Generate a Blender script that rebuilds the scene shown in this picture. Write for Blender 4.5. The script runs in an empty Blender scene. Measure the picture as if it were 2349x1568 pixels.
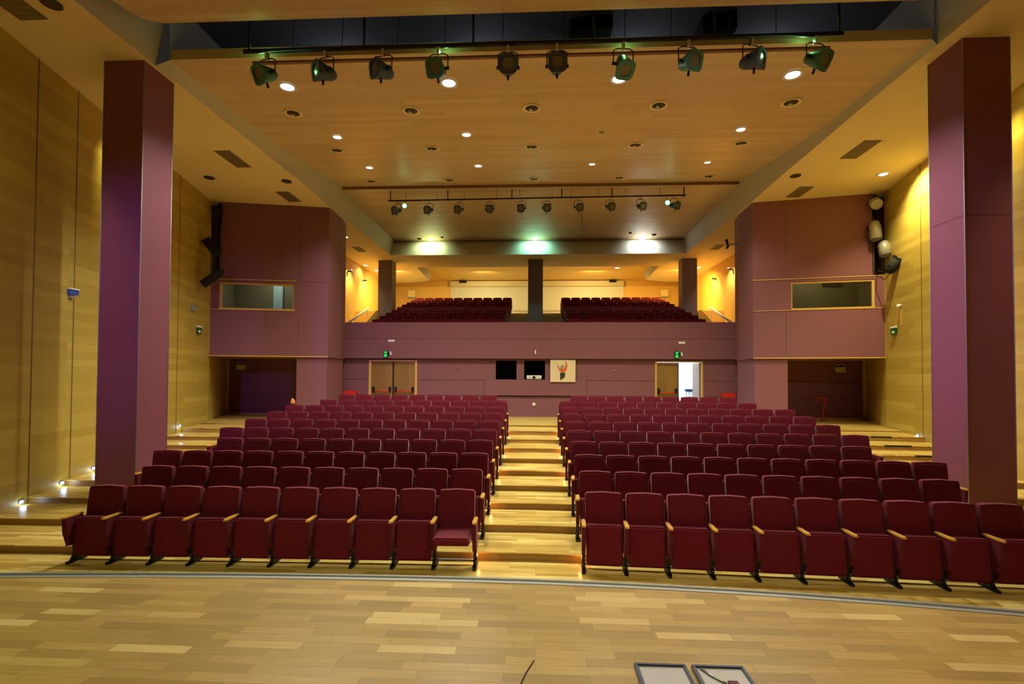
import bpy, bmesh, math, random
from mathutils import Vector, Matrix
random.seed(7)
S = bpy.context.scene
COL = S.collection
# ------------------------------------------------------------------ camera
W_, H_ = 2349.0, 1568.0
F_ = 1140.0
PITCH = math.radians(1.2)
YAW = math.atan((1230.0 - W_ / 2) / F_)
SHY = 870.0 - H_ / 2 - F_ * math.tan(PITCH)
ROLL = math.radians(0.3)
fw = Vector((-math.sin(YAW) * math.cos(PITCH), math.cos(YAW) * math.cos(PITCH), math.sin(PITCH)))
rt = Vector((math.cos(YAW), math.sin(YAW), 0))
up = rt.cross(fw)
rt, up = rt * math.cos(ROLL) + up * math.sin(ROLL), up * math.cos(ROLL) - rt * math.sin(ROLL)
cam = bpy.data.objects.new('camera', bpy.data.cameras.new('camera'))
COL.objects.link(cam)
M = Matrix((rt, up, -fw)).transposed().to_4x4()
M.translation = Vector((0, 0, 2.43))
cam.matrix_world = M
cam.data.sensor_fit = 'HORIZONTAL'
cam.data.sensor_width = 36
cam.data.lens = F_ / W_ * 36
cam.data.shift_y = SHY / W_
cam.data.clip_end = 200
S.camera = cam
S.view_settings.view_transform = 'Standard'
S.view_settings.look = 'None'
S.view_settings.exposure = 0.0
S.view_settings.gamma = 1
S.view_settings.use_curve_mapping = False
# ------------------------------------------------------------------ world: a dark hall, a trace of ambient
wd = bpy.data.worlds.new('world'); S.world = wd; wd.use_nodes = True
wd.node_tree.nodes['Background'].inputs[0].default_value = (0.9, 0.8, 0.6, 1)
wd.node_tree.nodes['Background'].inputs[1].default_value = 0.02


def lamp(kind, loc, power, color=(1, 1, 1), to=None, size=0.3, size_y=None, angle=100, blend=0.6, parent=None):
    d = bpy.data.lights.new('lamp_light', kind)
    d.energy = power; d.color = color
    if kind == 'POINT': d.specular_factor = 0.15
    if kind == 'AREA':
        d.size = size
        if size_y:
            d.shape = 'RECTANGLE'; d.size_y = size_y
    elif kind == 'SPOT':
        d.shadow_soft_size = size; d.spot_size = math.radians(angle); d.spot_blend = blend
    else:
        d.shadow_soft_size = size
    o = bpy.data.objects.new('lamp_light', d); COL.objects.link(o)
    o.location = loc
    if to is not None:
        v = Vector(to) - Vector(loc)
        o.rotation_euler = v.to_track_quat('-Z', 'Y').to_euler()
    if parent is not None:
        o.parent = parent
        o.matrix_parent_inverse = parent.matrix_world.inverted()
    return o


# stage lighting bars hung above the stage behind the camera
WARM = (1.0, 0.80, 0.45)
lamp('SPOT', (-2.6, 1.3, 7.3), 620, (0.84, 0.88, 0.46), (-2.4, 2.6, 0.85), 0.3, angle=88, blend=0.8)
lamp('SPOT', (2.4, 1.3, 7.3), 720, (1.0, 0.82, 0.50), (2.2, 2.6, 0.85), 0.3, angle=88, blend=0.8)
lamp('SPOT', (-1.5, 0.4, 7.0), 200, (1.0, 0.84, 0.66), (-2.6, 9.0, 0.6), 0.25, angle=50, blend=0.9)
lamp('SPOT', (1.5, 0.4, 7.0), 230, (1.0, 0.80, 0.60), (2.8, 9.0, 0.6), 0.25, angle=54, blend=0.9)
# lamps of the side galleries, under the plaster ceilings between columns and walls
lamp('SPOT', (-8.15, 5.6, 7.95), 300, (0.96, 0.90, 0.30), (-9.3, 9.4, 1.2), 0.12, angle=62, blend=0.9)
lamp('SPOT', (8.15, 5.6, 7.95), 300, (1.0, 0.84, 0.32), (9.3, 9.4, 1.2), 0.12, angle=62, blend=0.9)
lamp('SPOT', (-8.7, 9.9, 7.95), 260, (0.98, 0.86, 0.34), (-10.2, 13.4, 2.0), 0.12, angle=74, blend=0.9)
lamp('SPOT', (8.75, 9.7, 7.95), 330, (1.0, 0.84, 0.34), (10.2, 13.2, 2.0), 0.12, angle=80, blend=0.9)
# unseen lamps over the stage wash the booth fronts and the rear wall
lamp('SPOT', (-1.0, 1.0, 7.4), 620, (1.0, 0.80, 0.92), (-4.6, 18.0, 3.6), 0.15, angle=32, blend=0.8)
lamp('SPOT', (1.0, 1.0, 7.4), 720, (1.0, 0.82, 0.86), (5.6, 18.0, 3.6), 0.15, angle=36, blend=0.8)
# violet wash across the stage front
lamp('SPOT', (-6.5, 6.6, 7.5), 4200, (0.50, 0.26, 1.0), (7.02, 8.82, 3.9), 0.1, angle=26, blend=0.9)
lamp('SPOT', (-6.6, 0.8, 5.6), 1000, (0.40, 0.16, 1.0), (-7.4, 8.4, 3.6), 0.1, angle=42, blend=0.9)
# unseen lamps added above the canopy to brighten the ceiling void
for x_ in (-4.2, -1.2, 2.0, 4.8):
    lamp('POINT', (x_, 10.7, 9.0), 6, (0.80, 0.84, 1.0), size=0.1)


# ------------------------------------------------------------------ materials
def srgb(r, g, b):
    f = lambda c: ((c / 255 + 0.055) / 1.055) ** 2.4 if c / 255 > 0.04045 else c / 255 / 12.92
    return (f(r), f(g), f(b), 1)


def mat(name, col, rough=0.6, metal=0.0, noise=0.0, nscale=20, spec=0.5, sheen=0.0, emit=None, strength=0, bump=0.0):
    m = bpy.data.materials.new(name); m.use_nodes = True
    nt = m.node_tree; b = nt.nodes['Principled BSDF']
    b.inputs['Base Color'].default_value = col
    b.inputs['Roughness'].default_value = rough
    b.inputs['Metallic'].default_value = metal
    b.inputs['Specular IOR Level'].default_value = spec
    if sheen:
        b.inputs['Sheen Weight'].default_value = sheen
        b.inputs['Sheen Roughness'].default_value = 0.3
        b.inputs['Sheen Tint'].default_value = (1, 0.55, 0.6, 1)
    if emit:
        b.inputs['Emission Color'].default_value = emit
        b.inputs['Emission Strength'].default_value = strength
    if noise or bump:
        tc = nt.nodes.new('ShaderNodeTexCoord'); n = nt.nodes.new('ShaderNodeTexNoise')
        n.inputs['Scale'].default_value = nscale; n.inputs['Detail'].default_value = 5
        nt.links.new(tc.outputs['Object'], n.inputs['Vector'])
        if noise:
            mr = nt.nodes.new('ShaderNodeMapRange')
            mr.inputs['To Min'].default_value = 1 - noise; mr.inputs['To Max'].default_value = 1 + noise
            nt.links.new(n.outputs['Fac'], mr.inputs['Value'])
            mx = nt.nodes.new('ShaderNodeVectorMath'); mx.operation = 'SCALE'
            mx.inputs[0].default_value = col[:3]
            nt.links.new(mr.outputs['Result'], mx.inputs['Scale'])
            nt.links.new(mx.outputs['Vector'], b.inputs['Base Color'])
        if bump:
            bp = nt.nodes.new('ShaderNodeBump'); bp.inputs['Strength'].default_value = bump
            nt.links.new(n.outputs['Fac'], bp.inputs['Height'])
            nt.links.new(bp.outputs['Normal'], b.inputs['Normal'])
    return m


def planks(name, cols, length, width, axes='XY', rough=0.4, gap=0.002, grain=0.12, contrast=1.0, gapcol=(0.05, 0.03, 0.01), coat=0.0):
    """boards: axes = which object axes run along and across the boards; cols = list of (position, colour)."""
    m = bpy.data.materials.new(name); m.use_nodes = True
    nt = m.node_tree; N = nt.nodes; L = nt.links; b = N['Principled BSDF']
    b.inputs['Roughness'].default_value = rough
    b.inputs['Coat Weight'].default_value = coat
    tc = N.new('ShaderNodeTexCoord'); sp = N.new('ShaderNodeSeparateXYZ'); cb = N.new('ShaderNodeCombineXYZ')
    L.new(tc.outputs['Object'], sp.inputs[0])
    L.new(sp.outputs[axes[0]], cb.inputs['X']); L.new(sp.outputs[axes[1]], cb.inputs['Y'])
    br = N.new('ShaderNodeTexBrick')
    br.offset = 0.37; br.offset_frequency = 2; br.squash = 0.8; br.squash_frequency = 3
    br.inputs['Color1'].default_value = (0, 0, 0, 1); br.inputs['Color2'].default_value = (1, 1, 1, 1)
    br.inputs['Mortar'].default_value = (0.5, 0.5, 0.5, 1)
    br.inputs['Scale'].default_value = 1; br.inputs['Mortar Size'].default_value = gap
    br.inputs['Mortar Smooth'].default_value = 0.3
    br.inputs['Brick Width'].default_value = length; br.inputs['Row Height'].default_value = width
    L.new(cb.outputs[0], br.inputs['Vector'])
    rp = N.new('ShaderNodeValToRGB'); e = rp.color_ramp.elements
    e[0].position, e[0].color = cols[0]; e[1].position, e[1].color = cols[-1]
    for p, c in cols[1:-1]:
        k = e.new(p); k.color = c
    L.new(br.outputs['Color'], rp.inputs[0])
    mp = N.new('ShaderNodeMapping'); mp.inputs['Scale'].default_value = (1.2, 22, 1)
    L.new(cb.outputs[0], mp.inputs[0])
    n = N.new('ShaderNodeTexNoise'); n.inputs['Scale'].default_value = 3; n.inputs['Detail'].default_value = 6
    L.new(mp.outputs[0], n.inputs['Vector'])
    mr = N.new('ShaderNodeMapRange'); mr.inputs['From Min'].default_value = 0.3; mr.inputs['From Max'].default_value = 0.7
    mr.inputs['To Min'].default_value = 1 - grain; mr.inputs['To Max'].default_value = 1 + grain
    L.new(n.outputs['Fac'], mr.inputs['Value'])
    sc = N.new('ShaderNodeVectorMath'); sc.operation = 'SCALE'
    L.new(rp.outputs[0], sc.inputs[0]); L.new(mr.outputs[0], sc.inputs['Scale'])
    mx = N.new('ShaderNodeMix'); mx.data_type = 'RGBA'
    L.new(br.outputs['Fac'], mx.inputs['Factor']); L.new(sc.outputs[0], mx.inputs['A'])
    mx.inputs['B'].default_value = (*gapcol, 1)
    L.new(mx.outputs['Result'], b.inputs['Base Color'])
    return m


M_STAGE = planks('stage_oak', [(0, srgb(150, 122, 66)), (0.45, srgb(168, 138, 76)), (0.85, srgb(178, 148, 86)), (1, srgb(208, 182, 122))], 0.46, 0.082, 'XY', 0.33, 0.0008, 0.10)
M_FLOOR = planks('tier_oak', [(0, srgb(172, 142, 64)), (0.5, srgb(200, 172, 88)), (1, srgb(220, 198, 120))], 0.9, 0.075, 'XY', 0.3, 0.001, 0.12)
M_RISER = planks('riser_oak', [(0, srgb(150, 112, 52)), (1, srgb(180, 142, 76))], 1.6, 0.3, 'XZ', 0.45, 0.001, 0.10)
M_WALLW = planks('wall_oak', [(0, srgb(172, 148, 62)), (0.5, srgb(180, 156, 68)), (1, srgb(192, 169, 79))], 2.3, 0.155, 'YZ', 0.5, 0.0015, 0.05, gapcol=(0.22, 0.16, 0.06))
M_BALCW = mat('balcony_oak', srgb(222, 178, 88), 0.5, noise=0.08, nscale=3)
M_CANOPY = planks('canopy_wood', [(0, srgb(202, 172, 134)), (0.5, srgb(208, 179, 141)), (1, srgb(215, 188, 151))], 2.6, 0.17, 'XY', 0.42, 0.0012, 0.06, gapcol=(0.14, 0.07, 0.03))
M_PLASTER = mat('plaster', srgb(232, 210, 160), 0.75, noise=0.03, nscale=2)
M_COVE = mat('cove_grey', srgb(188, 182, 164), 0.7, noise=0.03, nscale=2)
M_VOID = mat('void_grey', srgb(110, 114, 130), 0.85, noise=0.1, nscale=1.5)
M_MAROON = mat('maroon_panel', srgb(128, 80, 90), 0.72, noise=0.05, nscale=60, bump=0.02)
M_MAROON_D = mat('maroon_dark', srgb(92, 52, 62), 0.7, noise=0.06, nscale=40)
M_COLUMN = mat('column_maroon', srgb(124, 66, 78), 0.6, noise=0.05, nscale=50)
M_COLB = mat('balcony_column', srgb(112, 98, 110), 0.5, noise=0.04, nscale=30)
M_TRIM = mat('light_wood_trim', srgb(210, 172, 96), 0.4)
M_SEAM = mat('seam_shadow_gap', srgb(40, 16, 22), 0.8)
M_VELVET = mat('burgundy_velvet', srgb(98, 17, 34), 0.8, noise=0.16, nscale=14, spec=0.2, sheen=1.0)
M_SHELL = mat('burgundy_shell', srgb(92, 20, 38), 0.75, noise=0.1, nscale=14, spec=0.25, sheen=0.25)
M_ARMW = mat('armrest_oak', srgb(206, 158, 66), 0.35, noise=0.15, nscale=30)
M_BLACK = mat('black_metal', srgb(20, 20, 22), 0.4, 0.3)
M_MATT = mat('matt_black', srgb(16, 15, 14), 0.85)
M_LAMPB = mat('lamp_housing', srgb(66, 78, 98), 0.45, 0.2, noise=0.3, nscale=25)
M_STEEL = mat('steel', srgb(186, 186, 182), 0.3, 0.9)
M_GREYM = mat('grey_metal', srgb(150, 150, 146), 0.5, 0.3)
M_WHITE = mat('white_plastic', srgb(232, 232, 226), 0.5)
M_SCREEN = mat('projection_screen', srgb(206, 202, 172), 0.7)
M_GLASSL = mat('lamp_lens', srgb(120, 116, 90), 0.15, 0.0)
M_CARPET = mat('balcony_carpet', srgb(176, 172, 146), 0.9, noise=0.3, nscale=9)
M_JOINT = mat('wall_joint', srgb(110, 84, 36), 0.7)
M_DOOR = planks('door_oak', [(0, srgb(134, 102, 46)), (1, srgb(150, 116, 56))], 3.0, 0.3, 'ZX', 0.45, 0.001, 0.08)
M_RED = mat('red_paint', srgb(214, 44, 16), 0.5)
M_VENT = mat('vent_grey', srgb(120, 104, 74), 0.6)


def glow(name, col, s):
    return mat(name, (0.9, 0.9, 0.9, 1), 0.3, emit=(*col, 1), strength=s)


G_WHITE = glow('lit_white', (0.93, 0.97, 1.0), 14)
G_COOL = glow('lit_cool', (0.80, 0.90, 1.0), 16)
G_GREEN = glow('lit_green', (0.75, 1.0, 0.55), 9)
G_TEAL = glow('lit_teal', (0.6, 1.0, 0.9), 8)
G_WARM = glow('lit_warm', (1.0, 0.86, 0.55), 12)
G_STEP = glow('lit_step', (0.55, 0.75, 1.0), 5)
G_EFFECT = glow('lit_effect', (0.30, 1.0, 0.62), 2.2)
G_EXIT = mat('lit_exit', srgb(10, 160, 60), 0.3, emit=(0.01, 0.75, 0.10, 1), strength=0.8)
G_LOBBY = glow('lit_lobby', (0.78, 0.88, 1.0), 3.0)


def glass():
    m = bpy.data.materials.new('window_glass'); m.use_nodes = True
    b = m.node_tree.nodes['Principled BSDF']
    b.inputs['Base Color'].default_value = (0.9, 0.95, 0.9, 1)
    b.inputs['Roughness'].default_value = 0.03
    b.inputs['Transmission Weight'].default_value = 1
    b.inputs['IOR'].default_value = 1.3
    return m


M_GLASS = glass()


# ------------------------------------------------------------------ mesh helpers
class MB:
    def __init__(s):
        s.v = []; s.f = []; s.m = []; s.sm = []

    def add(s, vs, fs, mi=0, smooth=False):
        k = len(s.v); s.v += [tuple(v) for v in vs]
        s.f += [tuple(k + i for i in f) for f in fs]; s.m += [mi] * len(fs); s.sm += [smooth] * len(fs)

    def box(s, x0, x1, y0, y1, z0, z1, mi=0):
        vs = [(x, y, z) for z in (z0, z1) for y in (y0, y1) for x in (x0, x1)]
        s.add(vs, [(0, 2, 3, 1), (4, 5, 7, 6), (0, 1, 5, 4), (2, 6, 7, 3), (0, 4, 6, 2), (1, 3, 7, 5)], mi)

    def prism(s, poly, z0, z1, mi=0, side=None):
        """vertical prism over an xy polygon"""
        n = len(poly)
        vs = [(x, y, z0) for x, y in poly] + [(x, y, z1) for x, y in poly]
        s.add(vs, [tuple(range(n - 1, -1, -1)), tuple(range(n, 2 * n))], mi)
        s.add(vs, [(i, (i + 1) % n, n + (i + 1) % n, n + i) for i in range(n)], mi if side is None else side)

    def sheet(s, P, Q, mi=0):
        """strip between two point lists"""
        n = len(P)
        s.add(list(P) + list(Q), [(i, i + 1, n + i + 1, n + i) for i in range(n - 1)], mi)

    def tube(s, pts, r, n=8, mi=0, caps=True, smooth=True):
        rings = []
        for i, p in enumerate(pts):
            p = Vector(p)
            a = Vector(pts[max(0, i - 1)]); b = Vector(pts[min(len(pts) - 1, i + 1)])
            t = (b - a).normalized()
            u = t.orthogonal().normalized() if i == 0 else (rings[-1][1] - t * rings[-1][1].dot(t)).normalized()
            w = t.cross(u)
            rr = r[i] if isinstance(r, (list, tuple)) else r
            rings.append(([p + (u * math.cos(2 * math.pi * k / n) + w * math.sin(2 * math.pi * k / n)) * rr for k in range(n)], u))
        vs = [v for rg, _ in rings for v in rg]
        fs = [(i * n + k, i * n + (k + 1) % n, (i + 1) * n + (k + 1) % n, (i + 1) * n + k) for i in range(len(pts) - 1) for k in range(n)]
        s.add(vs, fs, mi, smooth)
        if caps:
            s.add(rings[0][0], [tuple(range(n - 1, -1, -1))], mi); s.add(rings[-1][0], [tuple(range(n))], mi)

    def build(s, name, mats, parent=None, bevel=0.0, loc=None, matrix=None):
        me = bpy.data.meshes.new(name); me.from_pydata(s.v, [], s.f)
        for m in (mats if isinstance(mats, (list, tuple)) else [mats]):
            me.materials.append(m)
        me.polygons.foreach_set('material_index', s.m); me.polygons.foreach_set('use_smooth', s.sm)
        bm = bmesh.new(); bm.from_mesh(me)
        bmesh.ops.remove_doubles(bm, verts=bm.verts, dist=1e-5)
        if bevel:
            ed = [e for e in bm.edges if len(e.link_faces) == 2 and e.calc_face_angle(0) > 0.6]
            if ed:
                bmesh.ops.bevel(bm, geom=ed, offset=bevel, segments=2, affect='EDGES', clamp_overlap=True)
        bmesh.ops.recalc_face_normals(bm, faces=bm.faces)
        bm.to_mesh(me); bm.free(); me.update()
        o = bpy.data.objects.new(name, me); COL.objects.link(o)
        if parent is not None:
            o.parent = parent
        if loc is not None:
            o.location = loc
        if matrix is not None:
            o.matrix_world = matrix
        return o


def tag(o, label=None, cat=None, group=None, kind=None):
    if label: o['label'] = label
    if cat: o['category'] = cat
    if group: o['group'] = group
    if kind: o['kind'] = kind
    return o


def structure(o):
    o['kind'] = 'structure'; return o


def thing(name, label, cat, loc=(0, 0, 0), rz=0.0, group=None):
    o = bpy.data.objects.new(name, None); COL.objects.link(o)
    o.empty_display_size = 0.1
    o.location = loc; o.rotation_euler = (0, 0, rz)
    return tag(o, label, cat, group)


def dup(root, loc, rz=None, label=None, group=None, rot=None):
    def cp(o, parent):
        c = o.copy(); COL.objects.link(c)
        if parent is not None:
            c.parent = parent
        for ch in KIDS.get(o.name, []):
            cp(ch, c)
        return c
    r = cp(root, None); r.location = loc
    if rz is not None: r.rotation_euler = (0, 0, rz)
    if rot is not None: r.rotation_euler = rot
    if label: r['label'] = label
    if group: r['group'] = group
    return r


KIDS = {}


def register(root):
    for o in list(root.children_recursive):
        KIDS.setdefault(o.parent.name, []).append(o)


def lerp(pts, y):
    """piecewise linear x(y) through [(y, x)]"""
    if y <= pts[0][0]: return pts[0][1]
    for (a, p), (b, q) in zip(pts, pts[1:]):
        if y <= b: return p + (q - p) * (y - a) / (b - a)
    return pts[-1][1]


SOF = 8.12                                              # height of the side soffits
EDGE = {-1: [(4.6, -7.07), (6.9, -7.0), (10.35, -6.93), (13.8, -6.84), (16.1, -6.84), (22.5, -6.73)],
        1: [(4.6, 6.76), (8.05, 6.75), (11.5, 6.74), (16.1, 6.81), (22.5, 6.67)]}
WALL_TOP = {-1: [(2, -7.5), (7.59, -8.74), (15.4, -10.46), (18.6, -11.87)], 1: [(2, 7.5), (7.59, 8.74), (15.4, 10.46), (18.6, 11.87)]}
WALL_BOT = WALL_TOP

# ------------------------------------------------------------------ floors
FZ = [0, .11, .22, .33, .44, .55, .66, .77, .88, 1.0, 1.05]     # level of row k+1; last: rear cross aisle
ML, MR = 0.02, -0.06


def fan(x):
    return ML * x if x < 0 else MR * x


def rowy(k):                                                     # k = 1..10
    return 6.60 + 0.9 * (k - 1)


fl = MB()
xs = [-12.5, 0.0, 12.5]
fl.sheet([(x, 3.4, 0) for x in xs], [(x, rowy(1) + .13 + fan(x), 0) for x in xs], 0)
for k in range(1, 11):
    y0 = rowy(k) + .13 if k < 10 else rowy(10) + .45
    y1 = rowy(k + 1) + .13 if k < 9 else (rowy(10) + .45 if k == 9 else 19.2)
    z0, z1 = FZ[k - 1], FZ[k]
    A = [(x, y0 + fan(x), z0) for x in xs]; B = [(x, y0 + fan(x), z1) for x in xs]
    fl.sheet(A, B, 1)
    N_ = [(x, y0 - .015 + fan(x), z1 - .018) for x in xs]; N2 = [(x, y0 - .015 + fan(x), z1) for x in xs]
    fl.sheet(N_, N2, 0); fl.sheet(N2, B, 0)
    C = [(x, y1 + (fan(x) if k < 10 else 0), z1) for x in xs]
    fl.sheet(B, C, 0)
structure(fl.build('floor', [M_FLOOR, M_RISER]))

# stage deck with its bowed front edge
def stage_y(x):
    return 3.93 - 0.022 * (x + 0.6) ** 2 if x > -0.6 else 3.93 - 0.011 * (x + 0.6) ** 2
SZ = 0.85
sx = [-7 + 0.5 * i for i in range(29)]
st = MB()
st.sheet([(x, -2.5, SZ) for x in sx], [(x, stage_y(x), SZ) for x in sx], 0)
st.sheet([(x, stage_y(x), SZ) for x in sx], [(x, stage_y(x), 0) for x in sx], 1)
structure(st.build('floor_stage', [M_STAGE, M_RISER]))
rl = MB()
rl.tube([(x, stage_y(x) + 0.012, SZ + 0.004) for x in sx], 0.017, 10)
rl.sheet([(x, stage_y(x) - 0.045, SZ + 0.003) for x in sx], [(x, stage_y(x), SZ + 0.006) for x in sx])
tag(rl.build('stage_nosing', M_GREYM), 'long grey metal edge strip along the bowed front of the wooden stage', 'edge strip')

# ------------------------------------------------------------------ side walls, soffits, cove
ys = [2, 5, 7.59, 10, 13, 15.4]
for s, nm in ((-1, 'left'), (1, 'right')):
    w = MB()
    w.sheet([(lerp(WALL_BOT[s], y), y, 0) for y in ys], [(lerp(WALL_TOP[s], y), y, SOF) for y in ys])
    # under the booth the wall carries on, turned outwards
    w.sheet([(s * 10.46, 15.4, 0), (s * 11.85, 18.5, 0)], [(s * 10.46, 15.4, 3.3), (s * 11.85, 18.5, 3.3)])
    structure(w.build('wall_' + nm, M_WALLW))
    # vertical joints between the wall panels
    w = MB()
    for y in (7.0, 8.35, 9.35, 11.4, 13.4):
        x = lerp(WALL_TOP[s], y)
        w.box(x - .004, x + .004, y - .012, y + .012, 0, SOF)
    structure(w.build('trim_26' if s < 0 else 'trim_27', M_JOINT))
    c = MB()
    yy = [2, 4.6, 6.9, 10.35, 13.8, 16.1, 18.4, 22.5]
    c.sheet([(lerp(EDGE[s], y), y, SOF) for y in yy], [(s * (abs(lerp(WALL_TOP[s], y)) + .05), y, SOF) for y in yy])
    # ceiling over the balcony front and sides
    if s < 0:
        c.add([(-12.5, 22.5, SOF), (12.5, 22.5, SOF), (12.5, 25.0, SOF), (-12.5, 25.0, SOF)], [(0, 1, 2, 3)])
    c.add([(s * 6.1, 25.0, SOF), (s * 9.2, 25.0, SOF), (s * 9.2, 29.0, SOF), (s * 7.4, 29.0, SOF), (s * 6.2, 28.4, SOF)], [(0, 1, 2, 3, 4)])
    c.add([(s * 6.2, 28.4, SOF), (s * 7.4, 29.0, SOF), (s * 7.4, 29.0, 8.5), (s * 6.2, 28.4, 8.5)], [(0, 1, 2, 3)])
    structure(c.build('ceiling_side_' + nm, M_PLASTER))

ZB = [(8.62, 8.215), (10.23, 8.28), (12.36, 8.41), (14.49, 8.70), (16.62, 9.01)]
ZC = [(16.62, 8.905), (19.55, 8.905), (23.1, 8.887)]
EX = 6.67
# canopy boards
cb = MB()
for (a, za), (b, zb) in zip(ZB, ZB[1:]):
    cb.add([(-EX, a, za), (EX, a, za), (EX, b, zb), (-EX, b, zb)], [(0, 1, 2, 3)])
cb.add([(-EX, 16.62, 9.01), (EX, 16.62, 9.01), (EX, 16.62, 8.905), (-EX, 16.62, 8.905)], [(0, 1, 2, 3)], 1)
for (a, za), (b, zb) in zip(ZC, ZC[1:]):
    cb.add([(-EX, a, za), (EX, a, za), (EX, b, zb), (-EX, b, zb)], [(0, 1, 2, 3)])
cb.add([(-EX, 8.62, 8.215), (EX, 8.62, 8.215), (EX, 8.62, 8.40), (-EX, 8.62, 8.40)], [(0, 1, 2, 3)], 2)
cb.add([(-EX, 8.62, 8.40), (EX, 8.62, 8.40), (EX, 12.3, 8.8), (-EX, 12.3, 8.8)], [(0, 1, 2, 3)], 2)
M_FASCIA = mat('fascia_beige', srgb(190, 176, 126), 0.6)
M_FASC2 = mat('fascia_brown', srgb(128, 92, 66), 0.6)
structure(cb.build('ceiling_canopy', [M_CANOPY, M_FASC2, M_FASCIA]))
ca = MB()
ca.add([(-6.38, 8.08, 8.49), (6.67, 8.08, 8.49), (6.67, 3.7, 7.57), (-6.67, 3.7, 7.57), (-6.67, 7.76, 8.42), (-6.58, 7.97, 8.465)], [(0, 1, 2, 3, 4, 5)])
ca.add([(-6.38, 8.08, 8.49), (6.67, 8.08, 8.49), (6.67, 8.08, 8.64), (-6.38, 8.08, 8.64)], [(0, 1, 2, 3)])
structure(ca.build('ceiling_canopy_front', M_CANOPY))
# cove faces between soffit edge and canopy, beam at the rear, dark void above
for s, nm in ((-1, 'left'), (1, 'right')):
    c = MB()
    yy = [3.5, 6.9, 8.62, 10.23, 12.36, 14.49, 16.62, 19.55, 22.5]
    def top(y):
        return lerp(ZB, y) if y < 16.65 else lerp(ZC, y)
    c.sheet([(lerp(EDGE[s], y), y, SOF) for y in yy[2:]], [(s * EX, y if y < 22.5 else 23.1, top(y)) for y in yy[2:]])
    c.sheet([(lerp(EDGE[s], y), y, SOF) for y in yy[:3]], [(s * 6.72, y, 9.41) for y in yy[:3]])
    c.add([(s * 6.7, 8.62, 8.40), (s * 6.7, 12.3, 8.8), (s * 6.7, 12.3, 9.41), (s * 6.7, 8.62, 9.41)], [(0, 1, 2, 3)])
    structure(c.build('trim_1' if s < 0 else 'trim_2', M_COVE))
bmz = MB()
P = []
for i in range(7):
    t = i / 6
    P.append((22.5 + 0.58 * (t ** 1.6), SOF + (8.887 - SOF) * math.sin(t * math.pi / 2) ** 0.9))
for (a, za), (b, zb) in zip(P, P[1:]):
    bmz.add([(-6.8, a, za), (6.72, a, za), (6.72, b, zb), (-6.8, b, zb)], [(0, 1, 2, 3)], 0, True)
structure(bmz.build('trim_3', M_COVE))
vd = MB()
vd.add([(-6.73, 3.5, 9.41), (6.73, 3.5, 9.41), (6.73, 12.3, 9.41), (-6.73, 12.3, 9.41)], [(0, 1, 2, 3)])
vd.add([(-6.73, 12.3, 8.8), (6.73, 12.3, 8.8), (6.73, 12.3, 9.41), (-6.73, 12.3, 9.41)], [(0, 1, 2, 3)])
structure(vd.build('ceiling_void', M_VOID))
# ducts glimpsed in the void
for x, w_, h_, lab in ((0.63, 0.8, 0.25, 'dark square duct box in the ceiling void above the sixth spotlight'), (3.15, 0.6, 0.34, 'dark curved duct piece in the ceiling void above the ninth spotlight')):
    d = MB(); d.prism([(x, 9.5), (x + w_, 9.4), (x + w_, 9.95), (x, 10.05)], 9.40 - h_, 9.40)
    tag(d.build('ventilation_duct', M_MATT), lab, 'duct', 'ducts in the ceiling void')
# walls behind the camera, so the hall is closed
bk = MB()
bk.box(-9, 9, -2.7, -2.5, 0, 9.4)
structure(bk.build('wall_back_of_stage', M_MAROON_D))
bk = MB(); bk.add([(-9, -2.5, 9.41), (9, -2.5, 9.41), (9, 3.5, 9.41), (-9, 3.5, 9.41)], [(0, 1, 2, 3)])
structure(bk.build('ceiling_stage', M_VOID))
for s, nm in ((-1, 'left'), (1, 'right')):
    bk = MB(); bk.box(min(s * 7.6, s * 7.8), max(s * 7.6, s * 7.8), -2.5, 2.2, 0, 9.4)
    structure(bk.build('wall_stage_' + nm, M_MAROON_D))

# ------------------------------------------------------------------ front columns
for s, lab in ((-1, 'tall maroon square column standing beside the stage, lit violet on its front face'), (1, 'tall red-brown square column beside the stage, its inner face lit violet')):
    xi, xo = (7.04, 7.78) if s < 0 else (7.02, 7.77)
    y0, y1 = 8.46, 9.18
    t = thing('square_column', lab, 'column', (s * (xi + xo) / 2, (y0 + y1) / 2, 0))
    w2, d2 = (xo - xi) / 2, (y1 - y0) / 2
    c = MB(); c.box(-w2, w2, -d2, d2, 0.0, SOF - .36)
    c.build('shaft', M_COLUMN, t)
    c = MB(); c.box(-w2, w2, -d2, d2, SOF - .36, SOF - .002)
    c.build('head_band', M_COLUMN, t)
    for a, b in ((-1, -1), (1, -1), (1, 1), (-1, 1)):
        c = MB(); c.tube([(a * w2, b * d2, .02), (a * w2, b * d2, SOF - .01)], 0.009, 6)
        c.build('corner_trim', M_GREYM, t)
    if s > 0:
        c = MB(); c.box(-w2 - .002, w2 + .002, -d2 - .002, d2 + .002, 5.165, 5.172)
        c.build('seam', M_SEAM, t)

# ------------------------------------------------------------------ side control booths
class Booth:
    pass


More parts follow.
